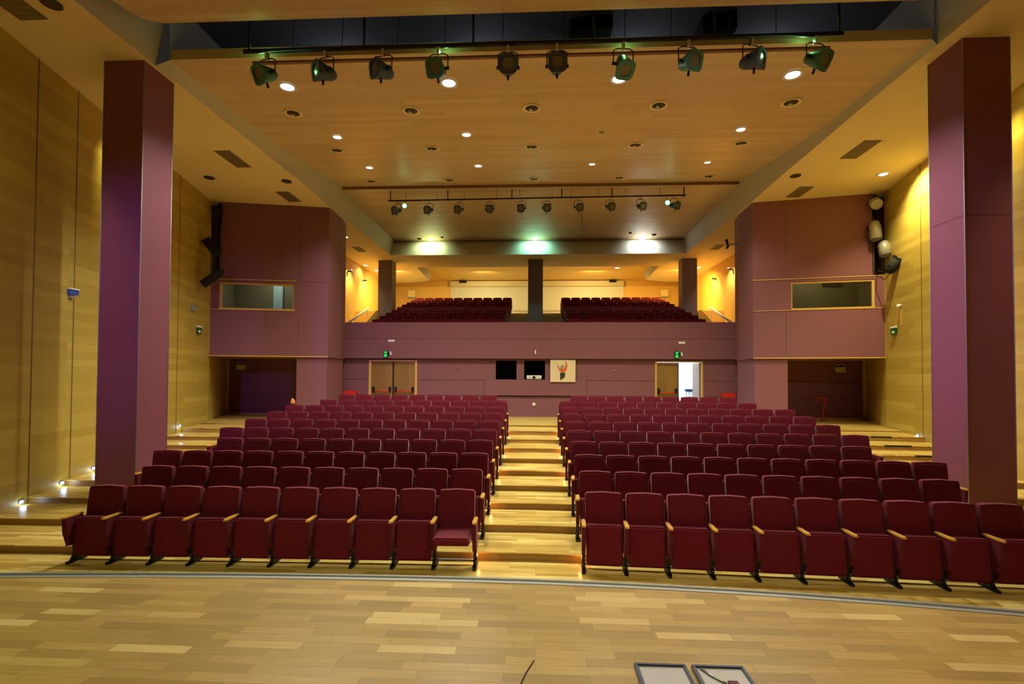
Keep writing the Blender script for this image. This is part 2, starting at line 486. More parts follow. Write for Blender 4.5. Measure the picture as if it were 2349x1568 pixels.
def booth(s, nm, n):
    A = Vector((s * 10.47, 15.41, 0)); B = Vector((s * 6.89, 16.13, 0)); C = Vector((s * 7.22, 18.36, 0))
    ab = (B - A); inn = Vector((-ab.y, ab.x, 0)).normalized()
    if inn.y < 0: inn = -inn
    def P(u, d, z):
        q = A + ab * u + inn * d
        return (q.x, q.y, z)
    def slab(mb, u0, u1, z0, z1, d0=0.0, d1=0.12, mi=0):
        vs = [P(u, d, z) for z in (z0, z1) for d in (d0, d1) for u in (u0, u1)]
        mb.add(vs, [(0, 2, 3, 1), (4, 5, 7, 6), (0, 1, 5, 4), (2, 6, 7, 3), (0, 4, 6, 2), (1, 3, 7, 5)], mi)
    w = MB()
    slab(w, 0.09, 1, 5.61, SOF)                                  # above the window
    slab(w, 0, 0.075, 4.65, 5.61); slab(w, 0.70, 1, 4.65, 5.61)
    slab(w, 0.075, 0.70, 5.52, 5.61)
    slab(w, 0, 1, 3.14, 4.65)
    # channel at the outer edge
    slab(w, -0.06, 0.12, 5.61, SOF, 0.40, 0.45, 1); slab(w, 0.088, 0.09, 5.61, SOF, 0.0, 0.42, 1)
    # flank and rear, and the pier below
    ps = [B, Vector((s * 6.92, 17.3, 0)), Vector((s * 7.04, 17.95, 0)), C]
    w.sheet([(p.x, p.y, 3.14) for p in ps], [(p.x, p.y, SOF) for p in ps])
    pier = [(s * 7.88, 15.99), (s * 6.95, 16.18), (s * 6.98, 17.6), (s * 7.25, 18.34), (s * 7.9, 18.34)]
    w.prism(pier, 0.5, 3.15)
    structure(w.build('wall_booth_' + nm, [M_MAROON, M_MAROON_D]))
    # soffit of the overhang
    c = MB()
    c.add([(A.x, A.y, 3.15), (B.x, B.y, 3.15), (C.x, C.y, 3.21), (s * 7.3, 18.5, 3.21), (s * 11.85, 18.5, 3.21)], [(0, 1, 2, 3, 4)])
    structure(c.build('ceiling_overhang_' + nm, M_BALCW))
    # trims, one each
    k = 3 if s < 0 else 8
    def trim(i, u0, u1, z0, z1):
        t = MB(); slab(t, u0, u1, z0, z1, -0.015, 0.03)
        structure(t.build('trim_%d' % (k + i), M_TRIM))
    trim(1, 0.0 if s > 0 else 0.07, 1.0 if s > 0 else 0.72, 5.61, 5.635)
    trim(2, 0.0, 1.0 if s > 0 else 0.72, 4.63, 4.65)
    trim(3, 0.0, 1.0, 3.13, 3.16)
    trim(4, -0.012, 0.004, 3.14, 5.61)
    sm = MB()
    for z0, z1 in ((3.165, 4.62), (5.64, SOF)):
        slab(sm, 0.74, 0.742, z0, z1, -0.002, 0.02)
    slab(sm, 0.72, 1.0, 5.61, 5.614, -0.002, 0.02)
    structure(sm.build('trim_%d' % (k + 5), M_SEAM))
    # window
    wn = thing('window_%d' % n, None, None); structure(wn)
    f = MB()
    slab(f, 0.075, 0.70, 5.465, 5.52, 0.02, 0.10); slab(f, 0.075, 0.70, 4.65, 4.695, -0.02, 0.10)
    slab(f, 0.075, 0.093, 4.695, 5.465, 0.02, 0.10); slab(f, 0.69, 0.70, 4.695, 5.465, 0.02, 0.10)
    f.build('window_frame', M_TRIM, wn)
    g = MB(); slab(g, 0.093, 0.69, 4.695, 5.465, 0.05, 0.056); g.build('pane', M_GLASS, wn)
    # booth interior
    r = MB()
    slab(r, -0.02, 1.0, 3.32, SOF, 1.9, 2.0); slab(r, 0.08, 0.97, 3.27, 3.34, 0.12, 1.9); slab(r, 0.08, 0.97, 6.5, 6.55, 0.12, 1.9)
    slab(r, 0.80, 0.82, 3.34, 6.5, 0.12, 1.9); slab(r, -0.03, 0.0, 3.34, 6.5, 0.2, 1.9)
    structure(r.build('wall_booth_inside_' + nm, mat('booth_inside_' + nm, srgb(120, 112, 84), 0.8)))
    if s < 0:
        d = MB(); slab(d, 0.37, 0.46, 3.34, 5.8, 1.84, 1.88)
        structure(d.build('door_4', mat('booth_door', srgb(170, 200, 205), 0.5)))
        d = MB(); slab(d, 0.455, 0.465, 3.34, 5.8, 1.80, 1.84); structure(d.build('trim_20', M_GREYM))
    else:
        d = thing('hanging_loudspeaker', 'dark oval loudspeaker hanging inside the glazed booth window', 'speaker')
        q = P(0.30, 0.9, 5.6)
        m = MB(); m.tube([(q[0] - .33, q[1], 5.58), (q[0] - .28, q[1], 5.57), (q[0] + .2, q[1], 5.54), (q[0] + .34, q[1], 5.51)], [.03, .1, .1, .03], 12)
        m.build('housing', M_LAMPB, d)
        m = MB(); m.tube([(q[0], q[1], 5.6), (q[0], q[1], 6.5)], .015, 6); m.build('hanger', M_BLACK, d)
    c0 = P(0.45, 1.0, 6.4)
    lamp('AREA', c0, 16 if s < 0 else 12, (0.9, 0.95, 0.75) if s < 0 else (1.0, 0.85, 0.5), P(0.45, 1.2, 3.3), 0.5)  # lamp added to brighten the booth interior
    b = Booth(); b.P = P; b.slab = slab; b.s = s
    return b


BL = booth(-1, 'left', 1)
BR = booth(1, 'right', 2)


def par_lamp(loc, direction, r, length, name, label, group, m_body, shoe=None):
    """cylindrical stage lamp pointing along direction, held by a yoke from shoe"""
    t = thing(name, label, 'stage light', loc, 0, group)
    d = Vector(direction).normalized()
    a = MB()
    a.tube([-d * length * .5, -d * length * .42, -d * length * .2, d * length * .5], [r * .55, r * .8, r, r], 14)
    a.build('housing', m_body, t)
    b = MB(); b.tube([d * length * .5, d * length * .56], [r * 1.06, r * 1.08], 14, caps=False)
    b.tube([d * length * .47, d * length * .48], r * .98, 14)
    b.build('lens_hood', M_MATT, t)
    if shoe is not None:
        v = Vector(shoe) - Vector(loc)
        side = d.cross(Vector((0, 0, 1))); side = side.normalized() if side.length > .1 else Vector((1, 0, 0))
        y = MB(); y.tube([side * r * 1.15, side * r * 1.15 + v * .55, v * .8, -side * r * 1.15 + v * .55, -side * r * 1.15], .012, 6)
        y.tube([v * .8, v], .016, 6)
        y.build('yoke', M_BLACK, t)
    return t


# lamps in the left and right vertical channels
for bt, nm in ((BL, 'left'), (BR, 'right')):
    p0, p1 = bt.P(.045, .2, 5.64), bt.P(.045, .2, SOF - .01)
    t = thing('lighting_pole', 'dark vertical lighting pole in the wall slot beside the %s' % ('booth window with pale door inside' if bt.s < 0 else 'booth window with oval speaker'), 'pole', (p0[0], p0[1], 0), 0, 'lighting poles in the wall slots')
    m = MB(); m.tube([(0, 0, 5.64), (0, 0, SOF - .01)], .04, 10); m.build('pole', M_MATT, t)
    q = bt.P(.078, .02, 0)
    m = MB(); m.tube([(q[0] - p0[0], q[1] - p0[1], 5.65), (q[0] - p0[0], q[1] - p0[1], 7.4)], .014, 8); m.build('conduit', M_GREYM, t)
M_LAMPL = mat('lamp_body_pale', srgb(176, 176, 160), 0.35, 0.3, noise=.1, nscale=12)
gl = 'lamps in the wall slot beside the violet lit column side'
x0, y0, _ = BL.P(.045, -.12, 0)
par_lamp((x0 + .08, y0, 7.74), (.5, -.8, -.5), .135, .38, 'slot_lamp', 'black cylindrical stage lamp at the top of the slot above the pale booth door window', gl, M_MATT, (x0, y0 + .3, 7.8))
par_lamp((x0 + .33, y0 - .60, 6.42), (-.45, -.35, .75), .13, .55, 'slot_lamp', 'black cylindrical lamp tipped upwards, middle of the three in its wall slot', gl, M_MATT, (x0 + .09, y0 + .22, 6.45))
par_lamp((x0 + .46, y0 - .72, 5.50), (-.62, -.2, -.55), .125, .68, 'slot_lamp', 'long black cylindrical lamp pointing down at the yellow wall, lowest in its slot', gl, M_MATT, (x0 + .08, y0 + .3, 5.8))
gr = 'lamps in the wall slot beside the brightly lit yellow wall'
x0, y0, _ = BR.P(.06, -.10, 0)
par_lamp((x0 - .1, y0 - .05, 7.78), (-.15, -.5, -.35), .155, .34, 'slot_lamp', 'pale stage lamp with bluish lens facing the stage, topmost in its slot', gr, M_LAMPL, (x0, y0 + .3, 7.9))
par_lamp((x0 - .14, y0 - .1, 6.93), (0.0, -.15, -1), .155, .58, 'slot_lamp', 'pale grey cylinder lamp hanging straight down, second from the top of its slot', gr, M_LAMPL, (x0, y0 + .3, 7.2))
par_lamp((x0 + .07, y0 - .18, 6.37), (0.05, -.2, -1), .16, .46, 'slot_lamp', 'pale grey cylinder lamp hanging down just above the open ended black one', gr, M_LAMPL, (x0 + .02, y0 + .24, 6.6))
par_lamp((x0 - .06, y0 - .70, 5.74), (.25, -.5, .8), .145, .46, 'slot_lamp', 'black lamp with a pale open rim tipped upwards, lowest in its slot', gr, M_MATT, (x0 + .0, y0 + .2, 5.70))

# ------------------------------------------------------------------ rear wall under the balcony, doors, projection niches
RY = 18.5
w = MB()
holes = [(-6.31, -4.47, 1.0, 3.14), (-1.51, -0.73, 2.43, 3.14), (-0.45, 0.33, 2.43, 3.14), (4.36, 6.09, 1.0, 3.14)]
xsr = -12.0
for h in holes:
    w.box(xsr, h[0], RY, RY + .15, 1.0, 3.24)
    if h[2] > 1.01: w.box(h[0], h[1], RY, RY + .15, 1.0, h[2])
    w.box(h[0], h[1], RY, RY + .15, h[3], 3.24)
    xsr = h[1]
w.box(xsr, 12.0, RY, RY + .15, 1.0, 3.24)
w.box(-1.9, 1.82, RY - .07, RY, 1.84, 2.43)
structure(w.build('wall_back', M_MAROON))
sm = MB()
for z in (1.83, 2.40):
    sm.box(-12, -6.4, RY - .004, RY, z, z + .012); sm.box(-4.4, -1.9, RY - .004, RY, z, z + .012)
    sm.box(1.82, 4.3, RY - .004, RY, z, z + .012); sm.box(6.15, 12, RY - .004, RY, z, z + .012)
sm.box(-1.9, 1.82, RY - .03, RY, 1.80, 1.838)
sm.box(-8.4, 8.4, 18.38, RY, 3.185, 3.20)
structure(sm.build('trim_21', M_SEAM))
w = MB()
w.box(-8.6, 8.6, 18.35, RY + .1, 3.20, 4.55)
structure(w.build('wall_balcony_front', M_MAROON))
sm = MB(); sm.box(-8.6, 8.6, 18.346, 18.35, 3.935, 3.942); structure(sm.build('trim_22', M_SEAM))
# frames round the recessed side passages
for s, k in ((-1, 23), (1, 24)):
    t = MB()
    t.box(min(s * 9.0, s * 11.85), max(s * 9.0, s * 11.85), RY - .05, RY, 3.18, 3.24)
    t.box(min(s * 11.75, s * 11.85), max(s * 11.75, s * 11.85), RY - .05, RY, 1.05, 3.18)
    t.box(min(s * 9.0, s * 11.85), max(s * 9.0, s * 11.85), RY - .05, RY, 1.05, 1.11)
    structure(t.build('trim_%d' % k, M_TRIM))
# niches
n = MB()
for a, b in ((-1.51, -.73), (-.45, .33)):
    n.add([(a, RY + .15, 2.43), (b, RY + .15, 2.43), (b, RY + .15, 3.14), (a, RY + .15, 3.14)], [])
n.box(-1.6, .5, RY + 1.0, RY + 1.1, 2.2, 3.3); n.box(-1.62, .52, RY + .16, RY + 1.1, 2.30, 2.41); n.box(-1.62, .52, RY + .16, RY + 1.1, 3.16, 3.2)
n.box(-1.7, -1.6, RY + .16, RY + 1.1, 2.3, 3.2); n.box(.42, .52, RY + .16, RY + 1.1, 2.3, 3.2); n.box(-.62, -.58, RY + .16, RY + 1.1, 2.3, 3.2)
structure(n.build('wall_projection_room', M_MATT))
t = thing('projector', 'white video projector on the sill of the dark opening beside the banner', 'projector', (-.08, RY + .2, 2.432))
m = MB(); m.box(-.28, .28, -.1, .25, .015, .16); m.build('housing', M_WHITE, t, bevel=.012)
m = MB(); m.tube([(0, -.13, .085), (0, -.09, .085)], .055, 14); m.build('lens', M_MATT, t)
for dx in (-.2, .2):
    m = MB(); m.tube([(dx, 0, -.002), (dx, 0, .016)], .02, 8); m.build('foot', M_BLACK, t)
# banner with the raised arms emblem
t = thing('banner', 'cream banner with an orange and black emblem of a figure raising its arms', 'banner', (.985, RY - .10, 0))
m = MB()
m.sheet([(-.465, -.004, 2.36), (0, -.02, 2.36), (.455, -.004, 2.36)], [(-.465, -.004, 3.16), (0, -.012, 3.16), (.465, -.004, 3.16)])
m.sheet([(-.465, .004, 2.36), (0, -.012, 2.36), (.455, .004, 2.36)], [(-.465, .004, 3.16), (0, -.004, 3.16), (.465, .004, 3.16)])
m.build('cloth', mat('banner_cloth', srgb(224, 208, 168), 0.8), t)
for z in (3.16, 2.36):
    m = MB(); m.tube([(-.47, -.005, z), (.47, -.005, z)], .014, 8); m.build('batten', M_WHITE, t)
def em(pts, name, col):
    m = MB(); vs = [(x, -.026, z) for x, z in pts] + [(x, -.023, z) for x, z in pts]; n_ = len(pts)
    m.add(vs, [tuple(range(n_)), tuple(range(2 * n_ - 1, n_ - 1, -1))] + [(i, (i + 1) % n_, n_ + (i + 1) % n_, n_ + i) for i in range(n_)])
    m.build(name, col, t)
O_ = mat('emblem_orange', srgb(222, 84, 36), 0.7); K_ = mat('emblem_black', srgb(44, 44, 38), 0.7); GY = mat('emblem_grey', srgb(150, 150, 134), 0.7)
em([(-.225, 3.03), (-.20, 2.99), (-.13, 2.87), (-.06, 2.82), (.01, 2.81), (.06, 2.85), (.095, 2.94), (.09, 3.06), (.075, 3.125), (.11, 3.09), (.155, 3.0), (.155, 2.90), (.11, 2.77), (.04, 2.72), (-.07, 2.72), (-.13, 2.80), (-.20, 2.93)], 'emblem_arms', O_)
em([(-.09 + .0, 2.86), (-.09, 2.93), (-.05, 2.965), (.02, 2.97), (.06, 2.95), (.045, 2.87), (.0, 2.835), (-.05, 2.835), (-.07, 2.85)], 'emblem_head', GY)
em([(-.105, 2.695), (.08, 2.695), (.075, 2.56), (.03, 2.49), (-.03, 2.47), (-.06, 2.43), (-.10, 2.42)], 'emblem_body', K_)

# doors
def panic(t, x0, x1, y):
    for x in (x0, x1):
        m = MB(); m.box(x - .035, x + .035, y - .09, y, 1.93, 2.13); m.build('bar_bracket', M_BLACK, t)
    m = MB(); m.tube([(x0, y - .07, 1.97), (x1, y - .07, 1.97)], .022, 8); m.build('push_bar', M_RED, t)
d1 = structure(thing('door_1', None, None))
m = MB()
m.box(-6.31, -6.22, RY - .03, RY + .12, 1.05, 3.14); m.box(-4.55, -4.47, RY - .03, RY + .12, 1.05, 3.14); m.box(-6.22, -4.55, RY - .03, RY + .12, 3.09, 3.14)
m.build('door_frame', M_TRIM, d1)
for a, b in ((-6.21, -5.42), (-5.36, -4.56)):
    m = MB(); m.box(a, b, RY + .03, RY + .08, 1.06, 3.08); m.build('leaf', M_DOOR, d1)
    panic(d1, a + .08, b - .08, RY + .03)
m = MB(); m.box(-5.42, -5.36, RY + .045, RY + .075, 1.06, 3.08); m.build('meeting_strip', M_MATT, d1)
d2 = structure(thing('door_2', None, None))
m = MB()
m.box(4.36, 4.42, RY - .03, RY + .12, 1.05, 3.14); m.box(6.03, 6.09, RY - .03, RY + .12, 1.05, 3.14); m.box(4.42, 6.03, RY - .03, RY + .12, 3.09, 3.14)
m.build('door_frame', M_TRIM, d2)
m = MB(); m.box(4.42, 5.19, RY + .03, RY + .08, 1.06, 3.08); m.build('leaf', M_DOOR, d2)
panic(d2, 4.5, 5.12, RY + .03)
m = MB(); m.box(5.98, 6.03, RY + .08, RY + .85, 1.06, 3.08); m.build('leaf', M_DOOR, d2)
m = MB(); m.box(5.19, 5.23, RY + .03, RY + .1, 1.06, 3.08); m.build('meeting_strip', M_MATT, d2)
# bright lobby behind the open door
m = MB()
m.box(3.5, 8.5, 22.5, 22.6, 1.0, 3.8); m.box(3.4, 3.5, RY + .2, 22.6, 1.0, 3.8); m.box(8.5, 8.6, RY + .2, 22.6, 1.0, 3.8); m.box(3.4, 8.6, RY + .16, 22.6, 3.7, 3.8)
structure(m.build('wall_lobby', mat('lobby_white', srgb(232, 238, 246), 0.7)))
m = MB(); m.box(3.4, 8.6, RY + .15, 22.6, .95, 1.04); structure(m.build('floor_lobby', mat('lobby_floor', srgb(170, 180, 200), 0.4)))
m = MB(); m.box(6.62, 6.66, 21.6, 22.5, 1.04, 3.7); structure(m.build('wall_lobby_return', mat('lobby_blue', srgb(200, 214, 240), 0.6)))
lamp('AREA', (6.2, 20.6, 3.65), 330, (0.72, 0.84, 1.0), (6.2, 20.6, 1.0), 2.2)
def stool(x, y, lab):
    t = thing('bar_stool', lab, 'stool', (x, y, 1.04), random.random(), 'stools in the lobby')
    m = MB(); m.tube([(0, 0, .94), (0, 0, 1.0), (0, 0, 1.06)], [.13, .18, .15], 14); m.build('seat', mat('stool_seat', srgb(20, 22, 60), 0.5) if 'stool_seat' not in bpy.data.materials else bpy.data.materials['stool_seat'], t)
    for k in range(4):
        a = k * math.pi / 2 + .7
        m = MB(); m.tube([(.1 * math.cos(a), .1 * math.sin(a), .95), (.2 * math.cos(a), .2 * math.sin(a), 0)], .014, 6); m.build('leg', M_STEEL, t)
    m = MB(); m.tube([(.14 * math.cos(k * .5236), .14 * math.sin(k * .5236), .25) for k in range(13)], .009, 5, caps=False); m.build('foot_ring', M_STEEL, t)
stool(6.05, 20.0, 'dark blue stool in the lobby, seen through the open exit door beside its wooden leaf')
stool(6.45, 20.5, 'dark blue stool in the middle of the lobby doorway view')
stool(6.72, 19.7, 'dark blue stool in the lobby partly hidden by the door jamb')

# exit lights, plates and sensors on the back wall
for x, lab in ((-5.62, 'green exit sign lamp above the closed pair of wooden doors'), (5.1, 'green exit sign lamp above the half open exit door')):
    t = thing('exit_sign', lab, 'exit sign', (x, 18.35, 3.36), 0, 'exit signs on the balcony front')
    m = MB(); m.box(-.08, .08, -.06, 0, -.13, .13); m.build('sign_box', mat('exit_box_green', srgb(10, 60, 30), .4) if 'exit_box_green' not in bpy.data.materials else bpy.data.materials['exit_box_green'], t, bevel=.015)
    m = MB(); m.box(-.055, .055, -.065, -.06, -.11, -.01); m.box(-.045, .045, -.065, -.06, .02, .10); m.build('lit_face', G_EXIT, t)
    m = MB(); m.box(.08, .15, -.02, 0, -.04, .06); m.build('bracket', M_BLACK, t)
    m = MB(); m.box(.15, .21, -.05, 0, -.05, .09); m.build('lamp_head', M_WHITE, t, bevel=.01)
for x, z, lab in ((-5.42, 3.86, 'small white plate on the balcony front above the closed wooden doors'), (5.29, 3.80, 'small white lettered plate on the balcony front above the half open door')):
    m = MB(); m.box(x - .12, x + .12, 18.335, 18.35, z - .04, z + .04)
    tag(m.build('wall_plate', M_WHITE), lab, 'plate', 'white plates on the balcony front')
m = MB(); m.box(-.055, -.005, 18.30, 18.35, 3.36, 3.53); tag(m.build('call_point', M_WHITE, bevel=.012), 'small upright white sensor on the balcony front above the projector opening', 'sensor')
m = MB(); m.tube([(-.08, RY - .02, 1.52), (-.08, RY, 1.52)], .06, 18); tag(m.build('round_plate', M_WHITE), 'round white plate low on the back wall at the end of the centre aisle', 'plate')
m = MB(); m.tube([(2.86, RY - .05, 2.78), (2.86, RY, 2.78)], [.03, .045], 12); tag(m.build('motion_sensor', M_GREYM), 'tiny round sensor on the back wall between the banner and the half open door', 'sensor')
m = MB(); m.tube([(-2.95, RY - .03, 2.8), (-2.95, RY, 2.8)], [.015, .02], 8); tag(m.build('wall_hook', M_BLACK), 'tiny dark hook on the back wall between the closed doors and the dark openings', 'hook')
for s, lab in ((-1, 'red cabinet on the floor at the back wall beside the closed wooden doors'), (1, 'red cabinet on the floor at the back wall beyond the open lit door')):
    t = thing('red_cabinet', lab, 'cabinet', (s * 6.96, RY - .12, 1.05), 0, 'red cabinets at the back wall')
    m = MB(); m.box(-.22, .22, -.1, .1, 0, .93); m.build('body', M_RED, t)
    m = MB(); m.box(-.18, .18, -.115, -.1, .06, .80); m.build('door', M_RED, t)
    m = MB(); m.tube([(.13, -.12, .4), (.13, -.12, .5)], .01, 6); m.build('handle', M_TRIM, t)
# emergency lamp units in the side passages, red hooked rail
for x, lab in ((-11.25, 'emergency light unit with two lamps in the passage under the booth with the pale door'), (10.95, 'emergency light unit with two lamps in the passage above the red hooked rail')):
    t = thing('emergency_light', lab, 'emergency light', (x, RY, 2.94), 0, 'emergency lights in the side passages')
    m = MB(); m.box(-.17, .17, -.08, 0, -.19, .0); m.build('housing', mat('emergency_box', srgb(212, 206, 120), .5) if 'emergency_box' not in bpy.data.materials else bpy.data.materials['emergency_box'], t, bevel=.01)
    for dx in (-.1, .1):
        m = MB(); m.tube([(dx - .06, -.05, .07), (dx + .06, -.05, .07)], .022, 10); m.build('lamp_head', M_TRIM, t)
    m = MB(); m.box(-.12, .12, -.04, -.01, 0, .06); m.build('lamp_bracket', M_BLACK, t)
t = thing('hooked_rail', 'thin red hooked rail standing in the dark side passage', 'rail', (9.95, 17.8, 1.05))
m = MB(); m.tube([(0, 0, 0), (.02, 0, .35), (.1, 0, .62), (.12, 0, .76), (.06, 0, .79), (-.15, 0, .79), (-.15, 0, .62)], .02, 8); m.build('rail', M_RED, t)
m = MB(); m.tube([(0, 0, 0), (0, 0, .02)], .08, 12); m.build('base', M_BLACK, t)

# ------------------------------------------------------------------ balcony
BZ0, BY0, BP, BR_ = 3.86, 19.55, 0.87, 0.25
m = MB()
m.add([(-8.9, RY + .1, BZ0), (8.9, RY + .1, BZ0), (8.9, BY0 + .15, BZ0), (-8.9, BY0 + .15, BZ0)], [(0, 1, 2, 3)])
for k in range(1, 9):
    y = BY0 + .15 + BP * (k - 1); z = BZ0 + BR_ * k
    m.add([(-8.9, y, z - BR_), (8.9, y, z - BR_), (8.9, y, z), (-8.9, y, z)], [(0, 1, 2, 3)])
    y2 = y + BP if k < 8 else 30.5
    m.add([(-8.9, y, z), (8.9, y, z), (8.9, y2, z + (.0 if k < 8 else .75)), (-8.9, y2, z + (.0 if k < 8 else .75))], [(0, 1, 2, 3)])
structure(m.build('floor_balcony', M_CARPET))
m = MB()
for s in (-1, 1):
    m.box(min(s * 8.85, s * 8.95), max(s * 8.85, s * 8.95), 18.6, 30.6, 3.2, 8.6)
structure(m.build('wall_balcony_sides', M_BALCW))
m = MB(); m.box(-8.95, 8.95, 30.5, 30.6, 3.2, 8.6); structure(m.build('wall_balcony_back', M_BALCW))
m = MB()
m.add([(-6.1, 25.0, 8.5), (6.1, 25.0, 8.5), (8.9, 30.5, 8.5), (-8.9, 30.5, 8.5)], [(0, 1, 2, 3)])
m.add([(-6.1, 25.0, SOF), (6.1, 25.0, SOF), (6.1, 25.0, 8.5), (-6.1, 25.0, 8.5)], [(0, 1, 2, 3)])
structure(m.build('ceiling_balcony', M_BALCW))
m = MB()
for s in (-1, 1):
    m.add([(s * 6.1, 25.0, SOF), (s * 6.2, 28.4, SOF), (s * 6.1, 28.4, 8.5), (s * 6.0, 25.0, 8.5)], [(0, 1, 2, 3)])
structure(m.build('trim_25', M_COVE))
t = thing('projection_screen', 'wide cream projection screen with a roller case across the balcony back wall', 'screen', (0, 30.45, 0))
m = MB(); m.box(-5.33, 5.3, 0, .04, 6.66, 8.14); m.build('screen_sheet', M_SCREEN, t)
m = MB(); m.box(-5.33, 5.3, -.22, .04, 8.14, 8.46); m.build('roller_case', mat('roller_case', srgb(206, 190, 140), .6), t, bevel=.03)
for x in (-4.5, 4.6):
    m = MB(); m.box(x - .2, x + .2, 30.1, 30.22, 8.34, 8.49)
    tag(m.build('wall_vent', M_MATT), 'dark slot vent above the projection screen towards its %s end' % ('left' if x < 0 else 'right'), 'vent', 'slot vents above the screen')
zf = BZ0 + 4 * BR_
for x, lab in ((-7.25, 'slate coloured square column on the balcony, leftmost of the three'), (-.05, 'slate coloured square column in the middle of the balcony on its centre aisle'), (7.12, 'slate coloured square column on the balcony, rightmost of the three')):
    w_ = .34 if abs(x) < 1 else .33
    t = thing('balcony_column', lab, 'column', (x, 23.75, zf), 0, 'balcony columns')
    m = MB(); m.box(-w_, w_, -.33, .33, 0, SOF - zf - .3); m.build('shaft', M_COLB, t)
    m = MB(); m.box(-w_, w_, -.33, .33, SOF - zf - .3, SOF - zf); m.build('head_band', M_COLB, t)
    for a in (-1, 1):
        m = MB(); m.tube([(a * w_, -.33, .0), (a * w_, -.33, SOF - zf - .01)], .012, 6); m.build('corner_trim', M_GREYM, t)
# stair flanks and hand rails at the balcony ends
for s, nm in ((-1, 'left'), (1, 'right')):
    m = MB()
    m.add([(s * 7.7, 21.0, 3.86), (s * 7.7, 24.0, 3.86), (s * 7.7, 24.0, 5.75), (s * 7.7, 23.6, 5.75), (s * 7.7, 21.0, 4.4)], [(0, 1, 2, 3, 4)])
    m.add([(s * 7.7, 24.0, 5.75), (s * 8.9, 24.0, 5.75), (s * 8.9, 27.0, 5.75), (s * 7.7, 27.0, 5.75)], [(0, 1, 2, 3)])
    m.add([(s * 7.7, 24.0, 3.86), (s * 8.9, 24.0, 3.86), (s * 8.9, 24.0, 5.75), (s * 7.7, 24.0, 5.75)], [(0, 1, 2, 3)])
    structure(m.build('wall_stair_' + nm, M_BALCW))
    t = thing('handrail', 'white sloping handrail on the balcony stairs, %s one of the two' % nm, 'handrail', (0, 0, 0), 0, 'balcony handrails')
    m = MB(); m.tube([(s * 8.03, 20.9, 4.84), (s * 8.06, 23.4, 5.80)], .05, 10); m.build('rail', M_WHITE, t)
    for q in (0.05, .95):
        x, y, z = s * 8.04, 20.9 + 2.5 * q, 4.84 + .96 * q
        m = MB(); m.tube([(x, y, z), (x, y, z - .8)], .02, 8); m.build('post', M_WHITE, t)
# warm balcony lamps
def wall_lamp(x, y, z, s, lab):
    t = thing('wall_spotlight', lab, 'wall light', (x, y, z), 0, 'small dark wall spotlights on the balcony')
    m = MB(); m.tube([(0, 0, 0), (-s * .12, 0, .0), (-s * .18, -.05, .06)], [.03, .03, .06], 10); m.build('head', M_MATT, t)
    m = MB(); m.tube([(s * .02, 0, 0), (0, 0, 0)], .05, 10); m.build('wall_plate', M_MATT, t)
for s in (-1, 1):
    for y in (22.8, 24.9):
        wall_lamp(s * 8.83, y, 7.45, s, 'small dark spotlight on the %s balcony wall, %s of its pair' % ('left' if s < 0 else 'right', 'front one' if y < 24 else 'rear one'))
        lamp('SPOT', (s * 8.45, y, 7.7), 240, (1.0, 0.78, 0.34) if s < 0 else (1.0, 0.72, 0.36), (s * 8.85, y + .3, 5.0), .05, angle=120, blend=.9)
lamp('AREA', (-3.0, 27.5, 8.4), 170, (1.0, 0.86, 0.46), (-3.0, 28.6, 6.0), 1.0)
lamp('AREA', (3.2, 27.5, 8.4), 240, (1.0, 0.76, 0.34), (3.2, 28.6, 6.0), 1.0)
lamp('AREA', (-7.4, 25.5, 8.05), 150, (1.0, 0.75, 0.25), (-7.4, 26.5, 5.0), .5)
lamp('AREA', (7.4, 25.5, 8.05), 200, (1.0, 0.66, 0.14), (7.4, 26.5, 5.0), .5)
for s in (-1, 1):
    t = thing('exit_lamp_box', 'pale square wall lamp high on the %s balcony back wall' % ('left' if s < 0 else 'right'), 'wall light', (s * 7.75, 30.48, 7.72), 0, 'square lamps on the balcony back wall')
    m = MB(); m.box(-.22, .22, -.12, 0, -.2, .2); m.build('diffuser', mat('lamp_box_diffuser', srgb(240, 220, 150), .4) if 'lamp_box_diffuser' not in bpy.data.materials else bpy.data.materials['lamp_box_diffuser'], t, bevel=.02)
    m = MB(); m.box(-.22, .22, -.1, 0, -.28, -.2); m.build('base', M_GREYM, t)

# ------------------------------------------------------------------ theatre seats
def m_backrest():
    w2, z0, z1, r = .237, .40, .95, .035
    o = [(-w2 + .01, z0), (w2 - .01, z0), (w2, z0 + .1), (w2, z1 - r), (w2 - r * .3, z1 - r * .3), (w2 - r, z1), (0, z1 + .012), (-w2 + r, z1), (-w2 + r * .3, z1 - r * .3), (-w2, z1 - r), (-w2, z0 + .1)]
    m = MB(); n = len(o)
    f = lambda z: (z - .4) * .14
    bul = lambda x, z: -.018 * (1 - (x / .25) ** 2) * (1 if .45 < z < .93 else .3)
    fr = [(x, f(z) - .035 + .0 * x, z) for x, z in o]; bk = [(x, f(z) + .045, z) for x, z in o]
    inn = [(x * .86, f(.675 + (z - .675) * .88) - .052, .675 + (z - .675) * .88) for x, z in o]
    m.add(fr + bk + inn, [(i, (i + 1) % n, n + (i + 1) % n, n + i) for i in range(n)] + [tuple(range(n, 2 * n))] + [tuple(range(2 * n, 3 * n))] + [(i, (i + 1) % n, 2 * n + (i + 1) % n, 2 * n + i) for i in range(n)], 0, False)
    return m


def m_shell():
    m = MB()
    f = lambda z: (z - .4) * .14 + .05
    o = [(-.260, .30), (.260, .30), (.260, .83), (.235, .86), (-.235, .86), (-.260, .83)]
    n = len(o)
    m.add([(x, f(z), z) for x, z in o] + [(x, f(z) + .025, z) for x, z in o], [tuple(range(n)), tuple(range(n, 2 * n))] + [(i, (i + 1) % n, n + (i + 1) % n, n + i) for i in range(n)])
    return m


